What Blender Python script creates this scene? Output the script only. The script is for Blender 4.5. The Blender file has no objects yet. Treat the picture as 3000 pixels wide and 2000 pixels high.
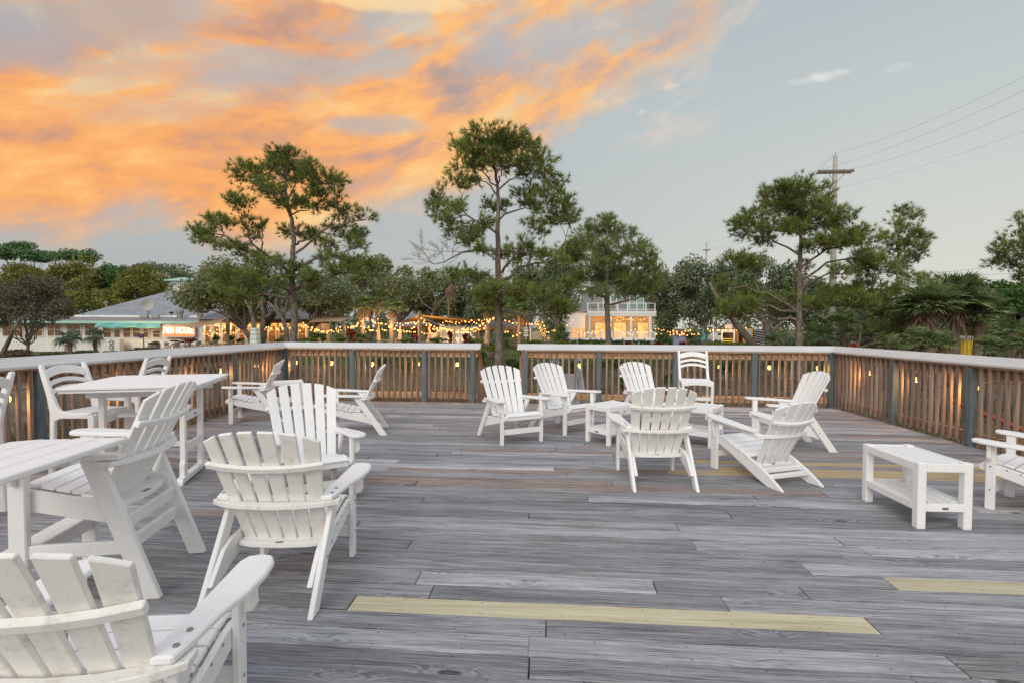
import bpy, bmesh, math, random
from mathutils import Vector, Matrix
R_ = math.radians
PI = math.pi
random.seed(7)
S = bpy.context.scene
COL = S.collection

# ------------------------------------------------------------------ camera
CAM_H = 1.43
FPX, PITCH, YAW, ROLL = 1505.8, .0281, .0701, .0051          # pixels of a 3000 px wide frame
Fv = Vector((-math.sin(YAW) * math.cos(PITCH), math.cos(YAW) * math.cos(PITCH), -math.sin(PITCH)))
Rv0 = Vector((math.cos(YAW), math.sin(YAW), 0))
Uv0 = Rv0.cross(Fv)
Rv = Rv0 * math.cos(ROLL) + Uv0 * math.sin(ROLL)
Uv = Uv0 * math.cos(ROLL) - Rv0 * math.sin(ROLL)
cam_d = bpy.data.cameras.new("camera")
cam = bpy.data.objects.new("camera", cam_d)
COL.objects.link(cam)
m = Matrix(((Rv.x, Uv.x, -Fv.x), (Rv.y, Uv.y, -Fv.y), (Rv.z, Uv.z, -Fv.z)))
cam.matrix_world = Matrix.Translation((0, 0, CAM_H)) @ m.to_4x4()
cam_d.sensor_width = 36
cam_d.lens = 36 * FPX / 3000
cam_d.clip_start = .05
cam_d.clip_end = 1500
S.camera = cam

def at(u, v, Y):
    """the place seen at (u, v) of the photograph, Y metres ahead"""
    d = Fv + Rv * ((u - 1500) / FPX) + Uv * ((1000 - v) / FPX)
    return Vector((0, 0, CAM_H)) + d * (Y / d.y)

# ------------------------------------------------------------------ sun, exposure
SUN_EL, SUN_AZ = R_(34), R_(196)       # azimuth clockwise from +Y: low, behind the camera
sd = bpy.data.lights.new("sun", 'SUN')
sd.energy = 1.5
sd.angle = R_(38)
sd.color = (1.0, .93, .84)
sun = bpy.data.objects.new("sun", sd)
COL.objects.link(sun)
dirv = Vector((math.sin(SUN_AZ) * math.cos(SUN_EL), math.cos(SUN_AZ) * math.cos(SUN_EL), math.sin(SUN_EL)))
sun.rotation_euler = dirv.to_track_quat('Z', 'Y').to_euler()
S.view_settings.view_transform = 'Standard'
S.view_settings.look = 'None'
S.view_settings.exposure = 0.12
S.view_settings.gamma = 1
S.view_settings.use_curve_mapping = False

# ------------------------------------------------------------------ world: dusk sky with lit cloud bank
W = bpy.data.worlds.new("World")
S.world = W
W.use_nodes = True
nt = W.node_tree
nt.nodes.clear()
def N(tree, typ, **kw):
    n = tree.nodes.new(typ)
    for k, v in kw.items():
        if k == 'inp':
            for i, x in v.items():
                n.inputs[i].default_value = x
        else:
            setattr(n, k, v)
    return n
class G:
    """tiny helper for math on node sockets"""
    def __init__(s, tree): s.t = tree
    def lk(s, a, b): s.t.links.new(a, b)
    def m(s, op, a, b=None, c=None, clamp=False):
        n = N(s.t, 'ShaderNodeMath', operation=op, use_clamp=clamp)
        for i, x in enumerate((a, b, c)):
            if x is None: continue
            if isinstance(x, (int, float)): n.inputs[i].default_value = x
            else: s.lk(x, n.inputs[i])
        return n.outputs[0]
    def ss(s, x, a, b):
        n = N(s.t, 'ShaderNodeMapRange', interpolation_type='SMOOTHSTEP')
        s.lk(x, n.inputs[0]); n.inputs[1].default_value = a; n.inputs[2].default_value = b
        return n.outputs[0]
    def mix(s, f, a, b):
        n = N(s.t, 'ShaderNodeMix', data_type='RGBA')
        if isinstance(f, (int, float)): n.inputs[0].default_value = f
        else: s.lk(f, n.inputs[0])
        for i, x in ((6, a), (7, b)):
            if isinstance(x, tuple): n.inputs[i].default_value = x if len(x) == 4 else (*x, 1)
            else: s.lk(x, n.inputs[i])
        return n.outputs[2]
    def xyz(s, x, y, z):
        n = N(s.t, 'ShaderNodeCombineXYZ')
        for i, q in enumerate((x, y, z)):
            if isinstance(q, (int, float)): n.inputs[i].default_value = q
            else: s.lk(q, n.inputs[i])
        return n.outputs[0]
    def noise(s, vec, scale, detail=4, rough=.5, dist=0, out=0):
        n = N(s.t, 'ShaderNodeTexNoise')
        if vec is not None: s.lk(vec, n.inputs['Vector'])
        n.inputs['Scale'].default_value = scale; n.inputs['Detail'].default_value = detail
        n.inputs['Roughness'].default_value = rough; n.inputs['Distortion'].default_value = dist
        return n.outputs[out]
    def ramp(s, f, stops):
        n = N(s.t, 'ShaderNodeValToRGB')
        el = n.color_ramp.elements
        while len(el) < len(stops): el.new(.5)
        for e, (p, c) in zip(el, stops):
            e.position = p; e.color = (*c, 1)
        s.lk(f, n.inputs[0])
        return n.outputs[0]
g = G(nt)
tc = N(nt, 'ShaderNodeTexCoord')
sep = N(nt, 'ShaderNodeSeparateXYZ'); g.lk(tc.outputs['Generated'], sep.inputs[0])
X, Y_, Z = sep.outputs
az = g.m('ARCTAN2', X, Y_)
elv = g.m('ARCSINE', Z)
# clear part of the sky
el01 = g.m('MULTIPLY', elv, 1 / 1.5707, clamp=True)
skyR = g.ramp(el01, [(0, (.68, .67, .59)), (.10, (.60, .62, .575)), (.24, (.485, .54, .545)), (.38, (.385, .45, .495)), (.7, (.64, .71, .84)), (1, (.76, .84, 1.02))])
skyL = g.ramp(el01, [(0, (.40, .42, .41)), (.10, (.42, .46, .46)), (.24, (.42, .48, .50)), (.38, (.36, .42, .47)), (.7, (.62, .70, .84)), (1, (.76, .84, 1.02))])
base = g.mix(g.ss(az, -.55, .75), skyL, skyR)
# a warm, even horizon behind the camera
back = g.m('MULTIPLY', g.ss(Y_, .15, -.6), g.ss(elv, .9, .0))
base = g.mix(back, base, (.95, .87, .76))
# cloud bank: lower edge as a curve of elevation over azimuth
fc = N(nt, 'ShaderNodeFloatCurve')
azn = g.m('MULTIPLY_ADD', az, 1 / 2.4, 1.6 / 2.4, clamp=True)
g.lk(azn, fc.inputs['Value'])
def cx(a): return (a + 1.6) / 2.4
pts = [(-1.6, .30), (-1.25, .10), (-.852, .105), (-.76, .12), (-.68, .165), (-.60, .135), (-.55, .115), (-.42, .155), (-.30, .225), (-.19, .232), (-.07, .29), (.056, .362), (.17, .415), (.282, .468), (.373, .54), (.45, .8), (.8, 1.0)]
cv = fc.mapping.curves[0]
cv.points[0].location = (cx(pts[0][0]), pts[0][1]); cv.points[1].location = (cx(pts[-1][0]), pts[-1][1])
for a, e in pts[1:-1]: cv.points.new(cx(a), e)
for p in cv.points: p.handle_type = 'VECTOR'
fc.mapping.update()
edge = fc.outputs[0]
PH = R_(16)
st = g.m('ADD', g.m('MULTIPLY', az, math.cos(PH)), g.m('MULTIPLY', elv, math.sin(PH)))
tt = g.m('SUBTRACT', g.m('MULTIPLY', elv, math.cos(PH)), g.m('MULTIPLY', az, math.sin(PH)))
vs = g.xyz(g.m('MULTIPLY', st, 2.6), g.m('MULTIPLY', tt, 7.0), 0)
vs2 = g.xyz(g.m('MULTIPLY', st, 1.7), g.m('MULTIPLY', tt, 4.6), 3.1)
vs3 = g.xyz(g.m('MULTIPLY', az, 9), g.m('MULTIPLY', elv, 14), 7.7)
n1 = g.noise(vs, 1.7, 11, .62, .22)
n2 = g.noise(vs2, 1.5, 8, .6, .35)
n3 = g.noise(vs3, 1.0, 8, .6, .9)
mm = g.m('SUBTRACT', elv, edge)
mm = g.m('ADD', mm, g.m('MULTIPLY', g.m('SUBTRACT', n1, .5), .16))
mm = g.m('ADD', mm, g.m('MULTIPLY', g.m('SUBTRACT', n3, .5), .07))
cov = g.ss(mm, -.03, .07)
cov = g.m('MULTIPLY', cov, g.ss(elv, 1.15, .62))
cov = g.m('MULTIPLY', cov, g.ss(az, -1.6, -1.15))
# openings
hole = g.ss(g.m('ADD', g.m('MULTIPLY', n2, .7), g.m('MULTIPLY', n1, .42)), .535, .65)
hole_amt = g.m('ADD', g.m('MULTIPLY', g.ss(elv, .22, .48), .55), g.m('MULTIPLY', g.ss(az, -.55, .1), .30))
cov2 = g.m('MULTIPLY', cov, g.m('SUBTRACT', 1, g.m('MULTIPLY', hole, hole_amt)))
ccL = g.ramp(n1, [(.30, (.44, .28, .23)), (.40, (.66, .33, .19)), (.47, (.86, .38, .14)), (.55, (.92, .45, .16)), (.64, (.92, .60, .26)), (.76, (.92, .70, .40))])
ccR = g.ramp(n1, [(.32, (.38, .34, .35)), (.42, (.64, .41, .29)), (.49, (.90, .47, .19)), (.58, (.92, .57, .24)), (.70, (.92, .68, .38))])
cc = g.mix(g.ss(az, -.62, .12), ccL, ccR)
# greyer, mauve undersides towards the top left
mauve = g.m('MULTIPLY', g.ss(n2, .44, .64), g.m('MULTIPLY_ADD', g.ss(elv, .20, .50), .50, .10))
cc = g.mix(mauve, cc, (.46, .37, .34))
col = g.mix(cov2, base, cc)
# thin cirrus veil past the edge of the bank
veil = g.m('MULTIPLY', g.ss(n1, .50, .74), g.ss(mm, -.16, .02))
veil = g.m('MULTIPLY', veil, g.m('MULTIPLY', g.ss(az, -.5, 0), g.m('SUBTRACT', 1, cov2)))
veil = g.m('MULTIPLY', veil, g.ss(elv, 1.0, .6))
col = g.mix(g.m('MULTIPLY', veil, .75), col, (.90, .66, .48))
# small fair clouds
def puff(a0, e0, ra, re):
    da = g.m('DIVIDE', g.m('SUBTRACT', az, a0), ra); de = g.m('DIVIDE', g.m('SUBTRACT', elv, e0), re)
    r2 = g.m('ADD', g.m('MULTIPLY', da, da), g.m('MULTIPLY', de, de))
    v = g.m('SUBTRACT', 1, r2)
    v = g.m('ADD', v, g.m('MULTIPLY', g.m('SUBTRACT', n3, .5), 3.2))
    return g.ss(v, .45, 1.5)
def azel(u, v):
    d = (at(u, v, 10) - Vector((0, 0, CAM_H))).normalized()
    return math.atan2(d.x, d.y), math.asin(d.z)
for (u, v, ra, re, c, k) in ((2640, 192, .045, .013, (.86, .87, .82), .8), (2420, 222, .07, .010, (.78, .77, .72), .7),
                             (1962, 258, .026, .011, (.95, .74, .52), .8), (1876, 328, .02, .009, (.85, .72, .58), .7), (1700, 345, .03, .008, (.9, .7, .5), .3)):
    a0, e0 = azel(u, v)
    col = g.mix(g.m('MULTIPLY', puff(a0, e0, ra, re), k), col, c)
for (u, v, ra, re, c, k) in ((70, 120, .11, .06, (.36, .37, .42), .75), (330, 60, .12, .05, (.50, .38, .32), .7), (1130, -5, .20, .022, (.98, .70, .34), .7), (1600, 130, .16, .05, (.44, .44, .46), .7),
                             (800, 270, .09, .035, (.42, .38, .38), .55), (1080, 370, .13, .022, (.44, .42, .42), .75), (1420, 170, .10, .04, (.42, .43, .46), .6), (700, 230, .10, .03, (.45, .42, .44), .5)):
    a0, e0 = azel(u, v)
    da = g.m('DIVIDE', g.m('SUBTRACT', az, a0), ra); de = g.m('DIVIDE', g.m('SUBTRACT', elv, e0), re)
    de = g.m('SUBTRACT', de, g.m('MULTIPLY', da, .5))
    r2 = g.m('ADD', g.m('MULTIPLY', da, da), g.m('MULTIPLY', de, de))
    vv = g.m('ADD', g.m('SUBTRACT', 1, r2), g.m('MULTIPLY', g.m('SUBTRACT', n3, .5), 2.4))
    col = g.mix(g.m('MULTIPLY', g.ss(vv, .1, 1.0), k), col, c)
bgn = N(nt, 'ShaderNodeBackground'); bgn.inputs[1].default_value = 1.0
g.lk(col, bgn.inputs[0])
wo = N(nt, 'ShaderNodeOutputWorld'); g.lk(bgn.outputs[0], wo.inputs[0])
W.cycles.sampling_method = 'MANUAL'
W.cycles.sample_map_resolution = 512

# ------------------------------------------------------------------ materials
MATS = {}
def mat(name, c1, c2=None, scale=3, detail=5, rough=.7, bump=0, bscale=None, stretch=(1, 1, 1), spec=.3, emit=None, estr=0, coat=0, rand=0, metal=0, contrast=(.35, .65), trans=0):
    if name in MATS: return MATS[name]
    m_ = bpy.data.materials.new(name); m_.use_nodes = True
    t = m_.node_tree; b = t.nodes['Principled BSDF']; gg = G(t)
    b.inputs['Roughness'].default_value = rough
    b.inputs['Specular IOR Level'].default_value = spec
    b.inputs['Metallic'].default_value = metal
    b.inputs['Base Color'].default_value = (*c1, 1)
    tc_ = N(t, 'ShaderNodeTexCoord'); mp = N(t, 'ShaderNodeMapping')
    mp.inputs['Scale'].default_value = stretch
    oi = N(t, 'ShaderNodeObjectInfo')
    gg.lk(tc_.outputs['Object'], mp.inputs[0])
    off = N(t, 'ShaderNodeVectorMath', operation='MULTIPLY_ADD')
    gg.lk(oi.outputs['Random'], off.inputs[0]); off.inputs[1].default_value = (37, 61, 23); gg.lk(mp.outputs[0], off.inputs[2])
    vec = off.outputs[0]
    colr = None
    if c2 is not None:
        nz = gg.noise(vec, scale, detail, .6)
        colr = gg.ramp(nz, [(contrast[0], c1), (contrast[1], c2)])
    if rand:
        hs = N(t, 'ShaderNodeHueSaturation')
        if colr: gg.lk(colr, hs.inputs['Color'])
        else: hs.inputs['Color'].default_value = (*c1, 1)
        gg.lk(gg.m('MULTIPLY_ADD', oi.outputs['Random'], rand, 1 - rand / 2), hs.inputs['Value'])
        colr = hs.outputs[0]
    if colr: gg.lk(colr, b.inputs['Base Color'])
    if bump:
        nb = gg.noise(vec, bscale or scale * 4, 6, .65)
        bn = N(t, 'ShaderNodeBump'); bn.inputs['Strength'].default_value = bump; bn.inputs['Distance'].default_value = .01
        gg.lk(nb, bn.inputs['Height']); gg.lk(bn.outputs[0], b.inputs['Normal'])
    if emit:
        b.inputs['Emission Color'].default_value = (*emit, 1); b.inputs['Emission Strength'].default_value = estr
    if trans: b.inputs['Transmission Weight'].default_value = trans
    MATS[name] = m_
    return m_

def deck_material(fresh=False):
    m_ = bpy.data.materials.new('fresh_treated_pine' if fresh else 'weathered_deck_wood'); m_.use_nodes = True
    t = m_.node_tree; b = t.nodes['Principled BSDF']; gg = G(t)
    tc_ = N(t, 'ShaderNodeTexCoord'); oi = N(t, 'ShaderNodeObjectInfo')
    sp = N(t, 'ShaderNodeSeparateXYZ'); gg.lk(tc_.outputs['Object'], sp.inputs[0])
    rnd = gg.m('MULTIPLY', oi.outputs['Random'], 57.0)
    px = gg.m('ADD', sp.outputs[0], rnd); py = sp.outputs[1]
    # knots bend the grain
    kv = gg.xyz(gg.m('MULTIPLY', px, 1.45), gg.m('MULTIPLY', py, 5.5), rnd)
    vor = N(t, 'ShaderNodeTexVoronoi', feature='F1', voronoi_dimensions='3D'); vor.inputs['Scale'].default_value = 1.0
    gg.lk(kv, vor.inputs['Vector']); vor.inputs['Randomness'].default_value = 1
    kd = vor.outputs['Distance']
    sepc = N(t, 'ShaderNodeSeparateColor'); gg.lk(vor.outputs['Color'], sepc.inputs[0])
    isk = gg.m('GREATER_THAN', sepc.outputs[0], .1 if fresh else .33)
    bend = gg.m('MULTIPLY', gg.ss(kd, .34, .0), isk)
    warp = gg.noise(gg.xyz(gg.m('MULTIPLY', px, .9), gg.m('MULTIPLY', py, 5), rnd), 1.0, 3, .5)
    wy = gg.m('ADD', py, gg.m('ADD', gg.m('MULTIPLY', warp, .05), gg.m('MULTIPLY', bend, .055)))
    gy = gg.m('MULTIPLY', wy, 100)
    grain = gg.noise(gg.xyz(gg.m('MULTIPLY', px, 2.6), gg.m('MULTIPLY', wy, 175), rnd), 1.0, 4, .6)
    fine = gg.noise(gg.xyz(gg.m('MULTIPLY', px, 11), gg.m('MULTIPLY', wy, 480), rnd), 1.0, 3, .7)
    patch = gg.noise(gg.xyz(gg.m('MULTIPLY', px, 1.1), gg.m('MULTIPLY', py, 16), rnd), 1.0, 5, .62)
    rings = gg.m('MULTIPLY', gg.m('SINE', gg.m('MULTIPLY', kd, 95)), gg.m('MULTIPLY', bend, .10))
    tone = gg.m('ADD', gg.m('ADD', gg.m('MULTIPLY', grain, .62), rings), gg.m('ADD', gg.m('MULTIPLY', fine, .42), gg.m('MULTIPLY', patch, .40)))
    c = gg.ramp(gg.m('SUBTRACT', tone, .08), [(.45, (.27, .265, .265)), (.55, (.64, .635, .64)), (.63, (1.0, .995, 1.0)), (.71, (1.38, 1.39, 1.41)), (.82, (1.8, 1.82, 1.85))])
    if fresh: c = gg.ramp(tone, [(.58, (.70, .64, .55)), (.68, (.93, .92, .88)), (.76, (1.05, 1.05, 1.04)), (.88, (1.2, 1.2, 1.2))])
    mul = N(t, 'ShaderNodeMix', data_type='RGBA', blend_type='MULTIPLY'); mul.inputs[0].default_value = 1
    gg.lk(c, mul.inputs[6]); gg.lk(oi.outputs['Color'], mul.inputs[7])
    # cracks
    ck = gg.noise(gg.xyz(gg.m('MULTIPLY', px, 1.4), gg.m('MULTIPLY', gy, 1.3), 4.0), 1.0, 4, .75)
    crack = gg.ss(ck, .355, .30)
    c2 = gg.mix(gg.m('MULTIPLY', crack, .0 if fresh else .75), mul.outputs[2], (.035, .032, .034))
    # knots
    core = gg.m('MULTIPLY', gg.ss(kd, .105, .065), isk)
    rim = gg.m('MULTIPLY', gg.m('MULTIPLY', gg.ss(kd, .19, .10), isk), gg.m('SUBTRACT', 1, core))
    c3 = gg.mix(gg.m('MULTIPLY', core, .72), c2, (.20, .10, .05) if fresh else (.055, .048, .045))
    c3 = gg.mix(gg.m('MULTIPLY', rim, .42), c3, (.50, .33, .20) if fresh else (.36, .36, .37))
    # nail heads, a pair every 0.41 m
    fx = gg.m('SUBTRACT', gg.m('FRACT', gg.m('DIVIDE', sp.outputs[0], .41)), .5)
    fy = gg.m('SUBTRACT', gg.m('ABSOLUTE', py), .045)
    dn = gg.m('ADD', gg.m('POWER', gg.m('MULTIPLY', fx, .41), 2), gg.m('POWER', fy, 2))
    nail = gg.m('LESS_THAN', dn, .0042 ** 2)
    c4 = gg.mix(gg.m('MULTIPLY', nail, .8), c3, (.05, .04, .04))
    gg.lk(c4, b.inputs['Base Color'])
    b.inputs['Roughness'].default_value = .78; b.inputs['Specular IOR Level'].default_value = .22
    h = gg.m('SUBTRACT', gg.m('ADD', gg.m('MULTIPLY', grain, .7), gg.m('MULTIPLY', fine, .5)), gg.m('ADD', crack, gg.m('MULTIPLY', core, .6)))
    bn = N(t, 'ShaderNodeBump'); bn.inputs['Strength'].default_value = .45; bn.inputs['Distance'].default_value = .004
    gg.lk(h, bn.inputs['Height']); gg.lk(bn.outputs[0], b.inputs['Normal'])
    return m_
def wood_material(name, ca, cb, axis=2, k=26, rough=.75):
    """sawn lumber: grain runs along the given object axis"""
    m_ = bpy.data.materials.new(name); m_.use_nodes = True
    t = m_.node_tree; b = t.nodes['Principled BSDF']; gg = G(t)
    tc_ = N(t, 'ShaderNodeTexCoord'); oi = N(t, 'ShaderNodeObjectInfo')
    mp = N(t, 'ShaderNodeMapping'); sc = [k, k, k]; sc[axis] = 1.3; mp.inputs['Scale'].default_value = sc
    off = N(t, 'ShaderNodeVectorMath', operation='MULTIPLY_ADD')
    gg.lk(tc_.outputs['Object'], mp.inputs[0])
    gg.lk(oi.outputs['Random'], off.inputs[0]); off.inputs[1].default_value = (31, 57, 19); gg.lk(mp.outputs[0], off.inputs[2])
    gr = gg.noise(off.outputs[0], 1.0, 4, .6, 1.2)
    c = gg.ramp(gr, [(.34, ca), (.62, cb)])
    hs = N(t, 'ShaderNodeHueSaturation'); gg.lk(c, hs.inputs['Color'])
    gg.lk(gg.m('MULTIPLY_ADD', oi.outputs['Random'], .45, .78), hs.inputs['Value'])
    gg.lk(hs.outputs[0], b.inputs['Base Color']); b.inputs['Roughness'].default_value = rough; b.inputs['Specular IOR Level'].default_value = .25
    bn = N(t, 'ShaderNodeBump'); bn.inputs['Strength'].default_value = .35; bn.inputs['Distance'].default_value = .003
    gg.lk(gr, bn.inputs['Height']); gg.lk(bn.outputs[0], b.inputs['Normal'])
    return m_
def poly_lumber(name, c, dirt, k0, k1):
    """white recycled-plastic lumber with a brushed face and grey mildew"""
    m_ = bpy.data.materials.new(name); m_.use_nodes = True
    t = m_.node_tree; b = t.nodes['Principled BSDF']; gg = G(t)
    geo = N(t, 'ShaderNodeNewGeometry')
    n_a = gg.noise(geo.outputs['Position'], 13, 8, .74, .2)
    n_b = gg.noise(geo.outputs['Position'], 55, 5, .7)
    f = gg.m('ADD', gg.m('MULTIPLY', n_a, .72), gg.m('MULTIPLY', n_b, .28))
    cc_ = gg.mix(gg.ss(f, k0, k1), c, dirt)
    # grime lodges towards edges and joints
    gg.lk(cc_, b.inputs['Base Color'])
    b.inputs['Roughness'].default_value = .55; b.inputs['Specular IOR Level'].default_value = .35
    bn = N(t, 'ShaderNodeBump'); bn.inputs['Strength'].default_value = .28; bn.inputs['Distance'].default_value = .002
    gg.lk(gg.noise(geo.outputs['Position'], 160, 4, .7), bn.inputs['Height']); gg.lk(bn.outputs[0], b.inputs['Normal'])
    return m_
def foliage(name, ca, cb, scale=.9, rough=.6, trans=.0):
    m_ = bpy.data.materials.new(name); m_.use_nodes = True
    t = m_.node_tree; b = t.nodes['Principled BSDF']; gg = G(t)
    geo = N(t, 'ShaderNodeNewGeometry')
    a = gg.noise(geo.outputs['Position'], scale, 4, .65)
    rp = geo.outputs['Random Per Island']
    f = gg.m('ADD', gg.m('MULTIPLY', a, .75), gg.m('MULTIPLY', rp, .3))
    c = gg.ramp(f, [(.34, ca), (.72, cb)])
    gg.lk(c, b.inputs['Base Color'])
    b.inputs['Roughness'].default_value = rough; b.inputs['Specular IOR Level'].default_value = .2
    if 'Subsurface Weight' in b.inputs: pass
    tr = N(t, 'ShaderNodeBsdfTranslucent'); gg.lk(c, tr.inputs[0])
    ms = N(t, 'ShaderNodeMixShader'); ms.inputs[0].default_value = .28
    out = t.nodes['Material Output']
    gg.lk(b.outputs[0], ms.inputs[1]); gg.lk(tr.outputs[0], ms.inputs[2]); gg.lk(ms.outputs[0], out.inputs[0])
    return m_
M_deck = deck_material(); M_fresh = deck_material(True)
M_white = poly_lumber('white_poly_lumber', (.85, .85, .85), (.66, .65, .62), .50, .80)
M_dirty = poly_lumber('mildewed_white_poly_lumber', (.84, .83, .80), (.52, .495, .44), .49, .74)
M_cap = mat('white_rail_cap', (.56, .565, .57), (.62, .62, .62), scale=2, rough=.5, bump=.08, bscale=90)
M_post = mat('grey_painted_post', (.095, .12, .135), (.15, .185, .20), scale=9, rough=.65, bump=.5, bscale=40, stretch=(3, 3, .4), rand=.2)
M_bal = wood_material('weathered_cedar_baluster', (.17, .125, .10), (.33, .255, .205))
M_rail = wood_material('warm_pine_rail', (.27, .13, .06), (.60, .38, .21), axis=0, k=30)
M_raily = wood_material('warm_pine_rail_along', (.20, .11, .065), (.40, .25, .155), axis=1, k=30)
M_metal = mat('dull_steel', (.32, .32, .33), rough=.35, metal=.8)
M_black = mat('black_plastic', (.02, .02, .02), rough=.5)
M_bulb = mat('lit_bulb', (1, .75, .4), emit=(1.0, .36, .075), estr=2.6)
M_bulbs = mat('far_lit_bulb', (1, .75, .4), emit=(1.0, .34, .07), estr=3.8)
M_bark = mat('pine_bark', (.10, .082, .07), (.27, .225, .19), scale=9, rough=.9, bump=.9, bscale=14, stretch=(1.6, 1.6, .5))
M_barko = mat('oak_bark', (.10, .085, .07), (.21, .18, .15), scale=5, rough=.9, bump=.8, bscale=14)
M_dead = mat('bleached_dead_wood', (.20, .18, .165), (.34, .31, .29), scale=8, rough=.9)
M_needle = foliage('pine_needles', (0.088, 0.140, 0.041), (0.329, 0.401, 0.095), 1.3)
M_needled = foliage('dark_pine_needles', (0.056, 0.122, 0.061), (0.216, 0.343, 0.140), 1.3)
M_dryneedle = foliage('brown_pine_needles', (.09, .045, .02), (.22, .12, .05), 2)
M_oak = foliage('oak_leaves', (0.119, 0.147, 0.064), (0.342, 0.356, 0.163), .55)
M_oakd = foliage('dark_oak_leaves', (0.091, 0.128, 0.078), (0.277, 0.325, 0.179), .5)
M_oakg = foliage('grey_oak_leaves', (0.080, 0.084, 0.052), (0.217, 0.203, 0.131), .6)
M_yg = foliage('yellow_green_pine_foliage', (0.093, 0.110, 0.024), (0.310, 0.310, 0.076), .45)
M_dg = foliage('deep_green_foliage', (0.029, 0.082, 0.025), (0.126, 0.234, 0.054), .5)
M_palm = foliage('palm_fronds', (0.078, 0.131, 0.057), (0.308, 0.373, 0.153), 1.5)
M_palmg = foliage('grey_green_palm_fronds', (0.060, 0.095, 0.065), (0.200, 0.250, 0.170), 1.5)
M_dryp = foliage('dry_palm_fronds', (.12, .08, .05), (.36, .26, .18), 3)
M_shrub = foliage('shrub_leaves', (0.036, 0.074, 0.023), (0.131, 0.205, 0.057), 3)
M_lime = foliage('lime_hedge_leaves', (.07, .10, .015), (.22, .27, .05), 3)
M_red = foliage('red_leaves', (.07, .012, .014), (.25, .035, .03), 3)
M_reed = foliage('dry_reeds', (.16, .12, .08), (.46, .37, .26), 3)
M_grassd = foliage('dry_grass', (.07, .055, .030), (.20, .16, .09), 2)

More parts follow.
